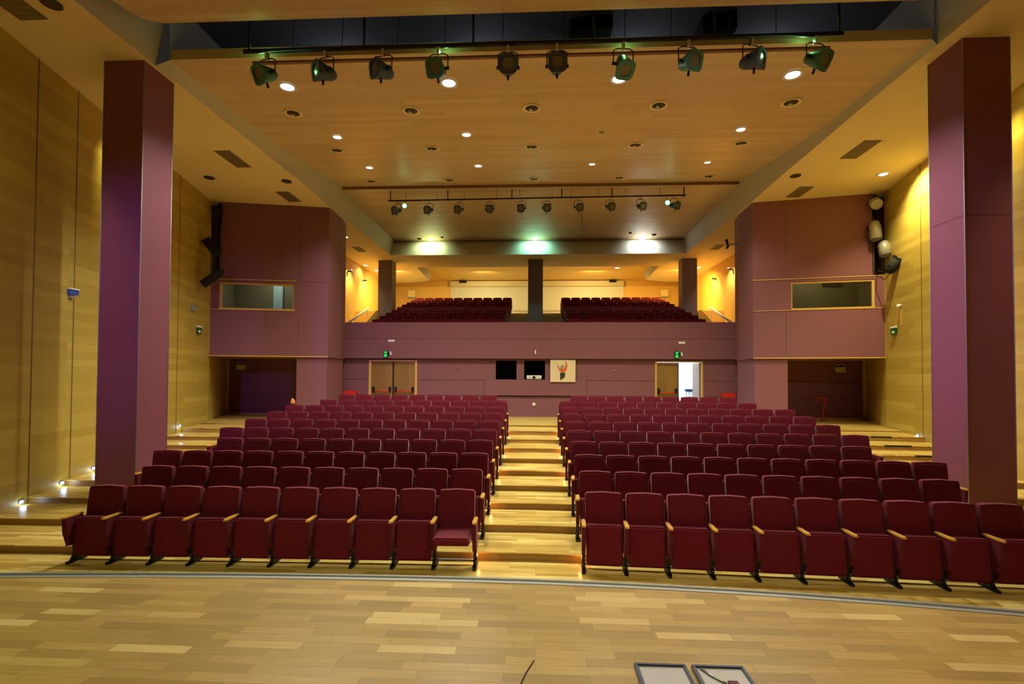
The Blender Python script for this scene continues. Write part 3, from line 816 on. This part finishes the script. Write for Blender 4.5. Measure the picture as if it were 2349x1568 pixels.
def m_cushion(down=False):
    m = MB()
    if down:
        m.box(-.228, .228, -.50, -.04, .385, .48)
    else:
        vs = [(x, y, z) for z, yy in ((.095, (-.215, -.10)), (.59, (-.185, -.055))) for y in yy for x in (-.228, .228)]
        m.add(vs, [(0, 2, 3, 1), (4, 5, 7, 6), (0, 1, 5, 4), (2, 6, 7, 3), (0, 4, 6, 2), (1, 3, 7, 5)])
    return m


def m_armpanel(x):
    m = MB()
    prof = [(-.045, .60), (-.31, .60), (-.30, .42), (-.24, .235), (-.05, .235), (-.05, .42)]
    n = len(prof)
    m.add([(x - .024, y, z) for y, z in prof] + [(x + .024, y, z) for y, z in prof], [tuple(range(n)), tuple(range(n, 2 * n))] + [(i, (i + 1) % n, n + (i + 1) % n, n + i) for i in range(n)])
    return m


def m_armtop(x):
    m = MB()
    pl = [(x - .018, -.035), (x + .018, -.035), (x + .027, -.08), (x + .027, -.30), (x + .018, -.34), (x - .018, -.34), (x - .027, -.30), (x - .027, -.08)]
    m.prism(pl, .602, .628)
    return m


def m_leg(x):
    m = MB()
    m.box(x - .02, x + .02, -.16, -.06, .02, .24)
    m.prism([(x - .026, .02), (x + .026, .02), (x + .03, -.2), (x + .018, -.26), (x - .018, -.26), (x - .03, -.2)], 0, .028)
    m.tube([(x, -.19, .03), (x, -.15, .10)], .02, 8)
    return m


def m_rail():
    m = MB(); m.box(-.235, .235, -.05, -.02, .04, .068)
    return m


def make_seat(sides, down=False):
    t = thing('theatre_seat', 'x', 'seat')
    m_backrest().build('backrest', M_VELVET, t, bevel=.008)
    m_shell().build('back_shell', M_SHELL, t)
    m_cushion(down).build('seat_cushion', M_VELVET, t, bevel=.018)
    m_rail().build('floor_bar', M_GREYM, t)
    for s in sides:
        a = m_armpanel(s * .265).build('arm_panel', M_SHELL, t, bevel=.006)
        m_armtop(s * .265).build('armrest', M_ARMW, a, bevel=.005)
        m_leg(s * .265).build('leg', M_BLACK, t)
    register(t)
    return t


PROTO = {'L': make_seat((-1,)), 'LA': make_seat((-1, 1)), 'R': make_seat((1,)), 'RA': make_seat((-1, 1)), 'LD': make_seat((-1, 1), True)}
USED = set()


def put_seat(key, loc, rz, label, group):
    if key in USED:
        return dup(PROTO[key], loc, rz, label, group)
    USED.add(key); o = PROTO[key]
    o.location = loc; o.rotation_euler = (0, 0, rz); tag(o, label, None, group)
    return o


ORD = ['', 'first', 'second', 'third', 'fourth', 'fifth', 'sixth', 'seventh', 'eighth', 'ninth', 'tenth', 'eleventh']
NSEAT = [10, 10, 11, 10, 11, 11, 11, 11, 10, 9]
PIT = 0.531
for k in range(1, 11):
    for s in (-1, 1):
        n = NSEAT[k - 1]
        inner = (.80 if s < 0 else .64) + (.0 if k < 10 else .36)
        ml = ML if s < 0 else MR
        for i in range(n):
            p = PIT if s < 0 else .524
            x = s * (inner + .245 + i * p)
            y = rowy(k) + ml * x
            blk = 'left' if s < 0 else 'right'
            row = 'front row' if k == 1 else ('last row' if k == 10 else ORD[k] + ' row')
            if k == 1 and s < 0 and i == 0:
                key = 'LD'; lab = 'burgundy theatre seat with its cushion folded down, front row beside the centre aisle'
            else:
                key = ('L' if s < 0 else 'R') + ('A' if i == 0 else '')
                lab = ('burgundy theatre seat beside the centre aisle, %s of the %s block' % (row, blk)) if i == 0 else \
                    ('burgundy theatre seat, %s from the centre aisle, %s of the %s block' % (ORD[i + 1], row, blk))
            put_seat(key, (x, y, FZ[k - 1]), math.atan(ml), lab, 'burgundy seats of the stalls')


# balcony seats, one mesh each, shared data; four front rows as things, the rest as one mass
def balcony_mesh(mb, ox=0, oy=0, oz=0):
    for part, mi in ((m_backrest(), 0), (m_shell(), 1), (m_cushion(), 0), (m_armpanel(-.265), 1), (m_armtop(-.265), 2), (m_leg(-.265), 3)):
        mb.add([(x + ox, y + oy, z + oz) for x, y, z in part.v], part.f, mi)


bm0 = MB(); balcony_mesh(bm0)
proto = None
mass = MB()
mats_ = [M_VELVET, M_SHELL, M_ARMW, M_BLACK]
for k in range(9):
    for s in (-1, 1):
        for i in range(10):
            x = s * (1.30 + .265 + i * .53); y = BY0 + BP * k; z = BZ0 + BR_ * k
            if abs(x) > 6.5 and k in (4, 5):
                continue
            if k < 4:
                if proto is None:
                    proto = bm0.build('balcony_seat', mats_); o = proto
                else:
                    o = proto.copy(); COL.objects.link(o)
                o.location = (x, y, z)
                tag(o, 'balcony seat, %s from the balcony aisle, %s row behind the parapet, %s block' % (ORD[i + 1], ORD[k + 1], 'left' if s < 0 else 'right'), 'seat', 'burgundy seats of the balcony')
            else:
                balcony_mesh(mass, x, y, z)
tag(mass.build('balcony_seating', mats_), 'rear rows of burgundy balcony seats under the projection screen', 'seat', None, 'stuff')

# ------------------------------------------------------------------ ceiling lamps
def canopy_z(y):
    return lerp(ZB, y) if y < 16.62 else lerp(ZC, y)


def canopy_tilt(y):
    a, b = canopy_z(y - .1), canopy_z(y + .1)
    return math.atan((b - a) / .2)


def make_downlight(r, lens, ringm, unlit):
    t = thing('downlight', 'x', 'ceiling light')
    m = MB()
    n = 24
    R = [(r * 1.0, 0.0), (r * 1.02, -.012), (r * .80, -.016), (r * .66, -.004)]
    for (a, za), (b, zb) in zip(R, R[1:]):
        m.add([(a * math.cos(2 * math.pi * k / n), a * math.sin(2 * math.pi * k / n), za) for k in range(n)] + [(b * math.cos(2 * math.pi * k / n), b * math.sin(2 * math.pi * k / n), zb) for k in range(n)],
              [(k, (k + 1) % n, n + (k + 1) % n, n + k) for k in range(n)], 0, True)
    m.build('ring', ringm, t)
    m = MB(); c = [(r * .70 * math.cos(2 * math.pi * k / n), r * .70 * math.sin(2 * math.pi * k / n), -.008) for k in range(n)]
    m.add(c, [tuple(range(n))]); m.build('lens', lens, t)
    if unlit:
        m = MB(); m.tube([(-r * .3, 0, -.012), (-r * .05, .02, -.02), (r * .1, -.02, -.012)], r * .2, 8); m.build('bulb', M_STEEL, t)
    register(t)
    return t


M_RING = mat('lamp_ring', srgb(236, 220, 170), .4)
M_RECESS = mat('lamp_recess', srgb(66, 52, 30), .6)
DL = {}


def downlight(kind, loc, rot, label, group):
    spec = {'white': (.135, G_WHITE, M_WHITE, False), 'cool': (.18, G_COOL, M_WHITE, False), 'green': (.115, G_GREEN, M_WHITE, False), 'teal': (.14, G_TEAL, M_WHITE, False),
            'warm': (.15, G_WARM, M_WHITE, False), 'off': (.20, M_RECESS, M_RING, True), 'dim': (.115, mat('lamp_dim', srgb(140, 120, 90), .5) if 'lamp_dim' not in bpy.data.materials else bpy.data.materials['lamp_dim'], M_RING, False), 'speaker': (.14, M_RECESS, M_RECESS, False)}[kind]
    if kind not in DL:
        DL[kind] = make_downlight(*spec); o = DL[kind]; o.location = loc; o.rotation_euler = rot; tag(o, label, None, group)
        return o
    return dup(DL[kind], loc, None, label, group, rot)


gd = 'lit downlights in the wooden ceiling'
NTH = ['first', 'second', 'third', 'fourth', 'fifth']
rows_d = [(9.58, [-4.99, -1.74, 1.58, 4.85], ['cool', 'cool', 'cool', 'cool'], 'first lit row'),
          (11.9, [-4.92, -1.72, 1.55, 4.82], ['white', 'white', 'dim', 'white'], 'second lit row'),
          (14.37, [-4.96, -1.72, 1.59, 4.88], ['white', 'white', 'green', 'green'], 'third lit row'),
          (22.77, [-4.9, -.07, 4.81], ['green', 'teal', 'cool'], 'lit row beside the rear beam')]
for y, xs_, ks, rn in rows_d:
    for i, (x, kd) in enumerate(zip(xs_, ks)):
        z = canopy_z(y)
        lab = '%s round downlight, %s from the left, %s' % ({'cool': 'large bluish white lit', 'white': 'white lit', 'green': 'greenish lit', 'teal': 'teal tinted lit', 'dim': 'unlit grey'}[kd], NTH[i], rn)
        downlight(kd, (x, y, z - .003), (canopy_tilt(y), 0, 0), lab, gd)
        if kd == 'dim': continue
        colr = ({'cool': (1, .95, .82), 'white': (1, .93, .74), 'green': (1, .98, .62), 'teal': (.35, 1, .75)} if y < 21 else {'cool': (.85, .95, 1), 'green': (.75, 1, .5), 'teal': (.35, 1, .75)})[kd]
        if y > 21:
            lamp('SPOT', (x, y - .55, z - .10), 130, colr, (x, y + .2, z - .9), .03, angle=150, blend=.6)
        else:
            lamp('SPOT', (x, y, z - .05), 800 if kd == 'cool' else 620, colr, (x, y, 0), .09, angle=125, blend=.7)
go = 'unlit round ceiling fittings'
for y, xs_, rn in ((10.64, [-5.4, -2.76, -.12, 2.59, 5.35], 'first dark row'), (12.77, [-5.29, -2.75, -.14, 2.52, 5.18], 'second dark row'), (15.93, [-5.43, -2.85, -.1, 2.63, 5.45], 'third dark row')):
    for i, x in enumerate(xs_):
        downlight('off', (x, y, canopy_z(y) - .003), (canopy_tilt(y), 0, 0), 'unlit round ceiling fitting with pale ring, %s from left, %s' % (NTH[i], rn), go)
# soffit fittings
gs = 'round fittings in the plaster side ceilings'
downlight('warm', (9.49, 14.0, SOF - .003), (0, 0, 0), 'lit round downlight in the plaster ceiling over the bright yellow wall', gs)
lamp('SPOT', (9.3, 13.4, SOF - .05), 900, (1.0, .86, .42), (10.2, 12.9, 4.0), .06, angle=130, blend=.8)
for kd, x, y, lab in (('speaker', -9.3, 13.57, 'small unlit round fitting in the plaster ceiling close to the dim yellow wall'), ('speaker', -7.22, 13.9, 'small unlit round fitting beside the cove, over the booth with the pale door'),
                      ('speaker', 7.16, 14.03, 'small unlit round fitting in the plaster ceiling beside the rectangular grille pair'), ('speaker', -7.4, 7.1, 'large dark round ceiling speaker in front of the violet lit column'),
                      ('warm', -7.7, 19.5, 'small lit downlight behind the booth with the pale door'), ('warm', -8.55, 24.4, 'lit downlight over the left balcony stairs'), ('warm', 8.15, 25.3, 'lit downlight beside the right balcony column'),
                      ('warm', -8.4, 25.6, 'lit downlight half behind the left balcony column')):
    downlight(kd, (x, y, SOF - .003), (0, 0, 0), lab, gs)
downlight('warm', (8.75, 9.7, SOF - .003), (0, 0, 0), 'lit round downlight in the plaster ceiling behind the red-brown column', gs)
downlight('warm', (4.35, 27.0, 8.497), (0, 0, 0), 'lit downlight in the balcony ceiling in front of the projection screen', gs)
lamp('SPOT', (-8.5, 24.4, SOF - .05), 60, (1, .8, .42), (-8.8, 24.4, 5), .05, angle=140)
lamp('SPOT', (8.1, 25.3, SOF - .05), 70, (1, .62, .2), (8.6, 25.3, 5), .05, angle=140)
lamp('SPOT', (-7.7, 19.5, SOF - .05), 35, (1, .8, .45), (-7.7, 20, 5), .05, angle=140)
gv = 'rectangular grilles in the plaster side ceilings'
for x, y, lx, ly, lab in ((-7.89, 12.44, .2, .48, 'grille in the plaster ceiling just behind the violet lit column'), (-7.77, 15.1, .2, .42, 'grille in the plaster ceiling over the booth with the pale door'),
                          (7.93, 12.5, .2, .48, 'grille in the plaster ceiling just behind the red-brown column'), (7.9, 15.25, .2, .42, 'grille in the plaster ceiling over the booth with the oval speaker'),
                          (-7.8, 21.4, .17, .4, 'grille in the plaster ceiling over the left end of the balcony front'), (7.7, 21.5, .17, .4, 'grille in the plaster ceiling over the right end of the balcony front'),
                          (-8.0, 6.95, .23, .46, 'large grille in the plaster ceiling at the top corner beside the round speaker')):
    t = thing('ceiling_grille', lab, 'grille', (x, y, SOF), 0, gv)
    m = MB(); m.box(-lx, lx, -ly, ly, -.015, 0); m.build('frame', M_VENT, t)
    m = MB()
    for j in range(8):
        yy_ = -ly + .05 + j * (2 * ly - .1) / 7.5
        m.box(-lx + .02, lx - .02, yy_, yy_ + .015, -.022, -.014)
    m.build('slats', M_VENT, t)

# ------------------------------------------------------------------ lighting bars and stage spotlights
def make_spot(sz, body):
    """spotlight hanging from its clamp at the origin; lens towards -Y"""
    t = thing('stage_spotlight', 'x', 'spotlight')
    m = MB(); m.box(-.02 * sz, .02 * sz, -.03 * sz, .03 * sz, -.06 * sz, .04 * sz); m.build('clamp', M_STEEL, t)
    m = MB(); hw = .15 * sz
    m.tube([(-hw, 0, -.30 * sz), (-hw, 0, -.09 * sz), (-hw * .6, 0, -.055 * sz), (hw * .6, 0, -.055 * sz), (hw, 0, -.09 * sz), (hw, 0, -.30 * sz)], .009 * sz, 6)
    m.build('yoke', M_BLACK, t)
    b = thing('head', None, None); b.parent = t; b.location = (0, 0, -.30 * sz)
    q = MB()
    n = 16
    def ring(y, w, h, e):
        o = []
        for k in range(n):
            a = 2 * math.pi * (k + .5) / n
            c, s_ = math.cos(a), math.sin(a)
            o.append((w * math.copysign(abs(c) ** e, c), y, h * math.copysign(abs(s_) ** e, s_)))
        return o
    rings = [ring(.17 * sz, .05 * sz, .05 * sz, 1), ring(.12 * sz, .085 * sz, .085 * sz, .9), ring(0.0, .105 * sz, .11 * sz, .75), ring(-.10 * sz, .125 * sz, .13 * sz, .6), ring(-.16 * sz, .14 * sz, .145 * sz, .5)]
    vs = [v for r_ in rings for v in r_]
    q.add(vs, [(i * n + k, i * n + (k + 1) % n, (i + 1) * n + (k + 1) % n, (i + 1) * n + k) for i in range(4) for k in range(n)], 0, True)
    q.add(rings[0], [tuple(range(n))])
    f2 = ring(-.165 * sz, .085 * sz, .09 * sz, .8)
    q.add(rings[4] + f2, [(k, (k + 1) % n, n + (k + 1) % n, n + k) for k in range(n)])
    h = q.build('housing', body, b)
    q = MB(); q.add(ring(-.150 * sz, .088 * sz, .093 * sz, .8), [tuple(range(n))]); q.build('lens', M_GLASSL, b)
    for sx_ in (-1, 1):
        q = MB(); q.tube([(sx_ * .10 * sz, 0, 0), (sx_ * .175 * sz, 0, 0)], [.02 * sz, .028 * sz], 8); q.build('pivot_knob', M_BLACK, b)
    q = MB(); q.tube([(0, -.05 * sz, -.10 * sz), (0, -.06 * sz, -.19 * sz)], [.014 * sz, .02 * sz], 8); q.build('focus_knob', M_BLACK, b)
    register(t)
    return t


M_SPOTG = mat('lamp_housing_green', srgb(74, 128, 116), .4, .3, noise=.25, nscale=20)
SP = {}


def spot_at(key, sz, body, loc, yaw, tilt, label, group):
    if key not in SP:
        SP[key] = make_spot(sz, body); o = SP[key]; o.location = loc
    else:
        o = dup(SP[key], loc)
    tag(o, label, None, group)
    o.rotation_euler = (0, 0, yaw * .35)
    for c in o.children:
        if c.name.startswith('head'):
            c.rotation_euler = (tilt, 0, yaw * .65)
    return o


# the first bar; it hangs slightly askew
def barpt(t, a, b):
    return tuple(a[i] + (b[i] - a[i]) * t for i in range(3))


B1a, B1b = (-5.14, 8.35, 8.145), (5.04, 8.35, 8.17)
t = thing('lighting_bar', 'long black lighting bar with ten big spotlights in front of the wooden ceiling', 'lighting bar', (0, 0, 0))
m = MB(); m.tube([B1a, B1b], .037, 12); m.build('pipe', M_BLACK, t)
m = MB(); m.box(B1a[0] + .1, B1b[0] - .15, 8.44, 8.50, 7.995, 8.03); m.build('cable_tray', M_FASC2, t)
for x in (-5.04, -3.0, -1.1, .95, 2.96, 4.98):
    m = MB(); m.tube([(x, 8.35, 8.15), (x, 8.35, 9.40)], .022, 8); m.build('drop_rod', M_BLACK, t)
for x in (-4.28, -3.4, -2.42, -1.6, -.6, .44, 1.47, 2.24, 3.2, 3.97):
    m = MB(); m.tube([(x, 8.37, 8.17), (x + .015, 8.39, 8.8), (x + .01, 8.39, 9.40)], .007, 5); m.build('cable', M_BLACK, t)
X1 = [-4.72, -3.68, -2.66, -1.70, -.50, .33, 1.445, 2.52, 3.56, 4.6]
yaw1 = [-.55, -.75, -.7, -.25, .05, .02, .25, .45, .8, .55]      # + turns the lens towards the right
til1 = [.45, .15, .12, .35, .18, .15, 1.05, .3, .15, .55]
for i, (x, yw, tl) in enumerate(zip(X1, yaw1, til1)):
    u = (x - B1a[0]) / (B1b[0] - B1a[0])
    green = i in (0, 3, 6, 7, 9)
    spot_at('g' if green else 'd', 1.12, M_SPOTG if green else M_LAMPB, (x, 8.35, B1a[2] + (B1b[2] - B1a[2]) * u - .037 - .041 * 1.12), yw, tl,
            '%s stage spotlight, %s from the left on the big lighting bar' % ('greenish' if green else 'dark blue-grey', ORD[i + 1]), 'spotlights on the big lighting bar')
B2a, B2b = (-5.12, 16.78, 8.56), (4.98, 16.78, 8.63)
t = thing('lighting_bar', 'thin black lighting bar with ten small spotlights under the rear ceiling step', 'lighting bar', (0, 0, 0))
m = MB(); m.tube([B2a, B2b], .025, 10); m.build('pipe', M_BLACK, t)
for x in (-5.04, -3.05, -.85, .84, 2.53, 4.92):
    m = MB(); m.tube([(x, 16.78, 8.57), (x, 16.78, 8.903)], .018, 6); m.build('drop_rod', M_BLACK, t)
for x in (-4.5, -3.43, -2.47, -1.38, -.58, .52, 1.15, 2.07, 3.0, 4.14):
    m = MB(); m.tube([(x, 16.8, 8.58), (x, 16.8, 8.903)], .006, 5); m.build('cable', M_BLACK, t)
X2 = [-4.8, -3.69, -2.65, -1.6, -.51, .33, 1.405, 2.46, 3.49, 4.6]
yaw2 = [-.5, -.4, -.3, 0, -.2, .1, .3, .3, .4, .6]
for i, (x, yw) in enumerate(zip(X2, yaw2)):
    u = (x - B2a[0]) / (B2b[0] - B2a[0])
    spot_at('s', .95, M_LAMPB, (x, 16.78, B2a[2] + (B2b[2] - B2a[2]) * u - .025 - .041 * .95), yw, .25, 'small dark spotlight, %s from the left on the thin rear lighting bar' % ORD[i + 1], 'spotlights on the rear lighting bar')
for x, lab in ((-4.5, 'small green lit lamp beside the first spotlight of the rear bar'), (4.33, 'small green lit lamp beside the last spotlight of the rear bar')):
    t = thing('effect_light', lab, 'stage light', (x, 16.67, 8.32), 0, 'green effect lights on the rear bar')
    m = MB(); m.tube([(0, -.06, 0), (0, .08, .03)], [.1, .07], 14); m.build('housing', mat('effect_green', srgb(30, 140, 70), .4) if 'effect_green' not in bpy.data.materials else bpy.data.materials['effect_green'], t)
    m = MB(); m.tube([(0, -.075, 0), (0, -.06, 0)], .075, 14); m.build('lens', G_EFFECT, t)
    m = MB(); m.tube([(0, .05, .02), (0, .06, .235)], .01, 6); m.build('bracket', M_BLACK, t)
    lamp('POINT', (x, 16.58, 8.32), 1.5, (.2, 1, .5), size=.04)
t = None

# ------------------------------------------------------------------ small fittings on the side walls
def on_wall(s, y, z):
    a, b = lerp(WALL_BOT[s], y), lerp(WALL_TOP[s], y)
    return a + (b - a) * z / SOF


gw = 'small blue-white step lights low on the side walls'
for s, y, z, lab in ((-1, 8.19, .28, 'first step light from the stage on the dim yellow wall'), (-1, 9.13, .41, 'second step light from the stage on the dim yellow wall'), (-1, 10.01, .53, 'step light on the yellow wall close to the violet lit column'),
                     (-1, 13.59, 1.08, 'step light on the yellow wall below the booth with the pale door'), (1, 13.64, 1.02, 'step light at the wall beside the upper side steps'), (1, 10.04, .45, 'step light on the wall beyond the red-brown column')):
    x = on_wall(s, y, z)
    t = thing('step_light', lab, 'step light', (x - s * .005, y, z), 0, gw)
    m = MB(); m.box(-.015, .015, -.05, .05, -.035, .035); m.build('frame', mat('step_frame', srgb(50, 80, 170), .3) if 'step_frame' not in bpy.data.materials else bpy.data.materials['step_frame'], t, bevel=.006)
    m = MB(); m.box(-.02, .02, -.03, .03, -.022, .022); m.build('lens', G_STEP, t)
    lamp('POINT', (x - s * .07, y, z - .03), .8, (.6, .78, 1), size=.03)
x = on_wall(-1, 9.28, 4.07)
t = thing('alarm_unit', 'blue and white box lamp on the dim yellow wall beside the tall violet lit column', 'alarm', (x, 9.28, 4.07))
m = MB(); m.box(0, .07, -.09, .09, -.03, .07); m.build('case', mat('alarm_blue', srgb(40, 86, 170), .3), t)
m = MB(); m.box(0, .09, -.1, .1, .07, .095); m.build('lid', M_WHITE, t)
m = MB(); m.box(0, .05, -.07, .02, -.10, -.03); m.build('base', M_GREYM, t)
x = on_wall(-1, 14.23, 4.5)
m = MB(); m.box(x - .02, x + .06, 14.12, 14.34, 4.41, 4.59); tag(m.build('wall_sensor', M_GREYM, bevel=.01), 'small grey box on the yellow wall below the long black slot lamp', 'sensor')
for s, y, z, lab in ((-1, 14.59, 3.88, 'green emergency sign on the yellow wall beside the booth with the pale door'), (1, 14.81, 3.89, 'dark green emergency sign on the wall beside the booth with the oval speaker')):
    x = on_wall(s, y, z)
    t = thing('emergency_sign', lab, 'exit sign', (x, y, z), 0, 'emergency signs on the side walls')
    m = MB(); m.box(min(0, -s * .06), max(0, -s * .06), -.1, .1, -.12, .08); m.build('lit_box', mat('sign_green', srgb(16, 90, 50), .3) if 'sign_green' not in bpy.data.materials else bpy.data.materials['sign_green'], t)
    m = MB(); m.box(min(0, -s * .07), max(0, -s * .07), -.11, .11, .08, .13); m.build('lamp_cap', M_WHITE, t)
    m = MB(); m.box(min(0, -s * .063), max(0, -s * .063), -.05, .05, -.07, -.01); m.build('pictogram', M_WHITE, t)
x = on_wall(1, 14.47, 4.5)
t = thing('wall_camera', 'small white sensor with a thin duct on the wall above the dark emergency sign', 'sensor', (x, 14.47, 4.52))
m = MB(); m.tube([(-.10, 0, .0), (-.06, 0, .05), (0, 0, .05)], [.05, .05, .03], 10); m.build('head', M_WHITE, t)
m = MB(); m.box(-.015, .0, -.015, .015, -.5, -.03); m.build('cable_duct', M_TRIM, t)
t = thing('security_camera', 'small dark camera on an arm fixed to the booth flank near the balcony', 'camera', (6.92, 17.3, 7.1))
m = MB(); m.tube([(.02, 0, 0), (-.32, 0, .0), (-.38, 0, .05)], .022, 8); m.build('arm', M_GREYM, t)
m = MB(); m.tube([(-.46, -.12, .12), (-.36, .05, .0)], [.05, .04], 10); m.build('camera_body', M_BLACK, t)
m = MB(); m.tube([(-.34, 0, -.04), (-.42, .0, -.14)], .035, 8); m.build('bracket', M_BLACK, t)
t = thing('column_camera', 'tiny white camera at the head of the left balcony column', 'camera', (-6.88, 23.4, 8.05))
m = MB(); m.tube([(0, -.02, .04), (.05, -.1, .0), (.12, -.16, -.04)], [.02, .04, .03], 8); m.build('camera_body', M_WHITE, t)
m = MB(); m.tube([(0, -.02, .04), (0, .0, .05)], .03, 8); m.build('mount', M_GREYM, t)
t = thing('paper_bag', 'small crumpled orange-brown bag on top of a rear seat in front of the maroon pier', 'bag', (-6.45, rowy(8) + .0, FZ[7] + .972))
m = MB(); m.tube([(0, 0, 0), (.01, 0, .05), (0, .01, .11), (-.01, 0, .16)], [.07, .065, .045, .012], 9); m.build('bag', mat('bag_paper', srgb(206, 120, 60), .8, noise=.4, nscale=40), t)

# ------------------------------------------------------------------ floor boxes in the stage deck
for x, lab in ((.687, 'open metal floor box with a plain grey lid in the stage floor'), (.998, 'metal floor box with scratched lid and dark block in the stage floor')):
    t = thing('floor_box', lab, 'floor box', (x, 2.53, SZ), 0, 'floor boxes in the stage')
    lean = -.0
    m = MB()
    m.box(-.14, .14, .265, .285, 0, .022); m.box(-.14, .14, -.285, -.265, 0, .022); m.box(-.14, -.12, -.265, .265, 0, .022); m.box(.12, .14, -.265, .265, 0, .022)
    m.build('frame', mat('box_frame', srgb(74, 82, 104), .3, .5) if 'box_frame' not in bpy.data.materials else bpy.data.materials['box_frame'], t, bevel=.004)
    m = MB(); m.box(-.12, .12, .09, .265, .001, .012); m.build('lid', mat('box_lid', srgb(172, 168, 172), .35, .2, noise=.06, nscale=30) if 'box_lid' not in bpy.data.materials else bpy.data.materials['box_lid'], t)
    m = MB(); m.box(-.12, .12, -.265, .09, .001, .006); m.build('cable_well', mat('box_red', srgb(76, 22, 30), .5) if 'box_red' not in bpy.data.materials else bpy.data.materials['box_red'], t)
    if x > .9:
        m = MB(); m.box(-.0, .05, .07, .13, .012, .028); m.build('socket_block', M_MAROON_D, t)
        m = MB(); m.tube([(-.10, .25, .016), (-.06, .18, .018), (-.01, .12, .018)], .006, 6); m.build('hinge_arm', M_STEEL, t)
for x, y, lab in ((-5.4, 22.5, 'flat dark sensor on the wood ceiling, left of the greenish rear downlight'), (-4.3, 22.3, 'tiny dark sensor on the wood ceiling, right of the greenish rear downlight'), (4.1, 21.9, 'tiny dark sensor on the wood ceiling, left of the bluish rear downlight'), (5.2, 22.2, 'flat dark sensor on the wood ceiling, right of the bluish rear downlight')):
    r = .07 if abs(x) < 4.5 else .11
    m = MB(); m.tube([(x, y, canopy_z(y) - .04), (x, y, canopy_z(y))], [r * .7, r], 14)
    tag(m.build('ceiling_sensor', M_SEAM), lab, 'sensor', 'dark sensors on the rear wood ceiling')
m = MB(); m.tube([(1.74, 19.3, 8.882), (1.9, 20.8, 8.872), (2.1, 22.6, 8.862)], .022, 6)
tag(m.build('cable_duct', M_GREYM), 'thin pale cable duct running along the rear wood ceiling', 'cable duct')
m = MB(); m.tube([(-.075, 2.6, SZ + .004), (-.05, 2.70, SZ + .006), (-.005, 2.83, SZ + .004)], .003, 6)
tag(m.build('thin_cable', M_BLACK), 'short thin dark wire lying on the stage boards in the middle', 'cable')
for x0_, x1_, k_, lab in ((8.7, 9.2, 9, 'thin black strip on the uppermost right side step'), (8.45, 9.05, 8, 'thin black strip on the second right side step from the top'), (8.5, 9.0, 7, 'thin black strip on the third right side step from the top')):
    m = MB(); yq = rowy(k_) + .12
    m.add([(x, yq + MR * x + dy, FZ[k_] + dz) for x in (x0_, x1_) for dy, dz in ((-.012, -.03), (-.012, .004), (.05, .004), (.05, -.03))], [(0, 1, 2, 3), (4, 7, 6, 5), (0, 4, 5, 1), (1, 5, 6, 2), (2, 6, 7, 3), (3, 7, 4, 0)])
    tag(m.build('step_strip', M_MATT), lab, 'step strip', 'black strips on the side steps')
# small green lamps added beside the bar to tint the canopy fascia
for x in (-4.9, -1.6, 1.5, 4.5):
    lamp('POINT', (x, 8.47, 8.12), 1.6, (.35, 1, .35), size=.03)
# warm step lamps at the foot of the aisle seats
for k in (1, 3, 5, 7, 9):
    for s in (-1, 1):
        if s > 0 and k in (3,): continue
        x = -.78 if s < 0 else .62
        lamp('POINT', (x + (.03 if s < 0 else -.03), rowy(k) - .02, FZ[k - 1] + .12), .9, (1, .42, .14), size=.02)
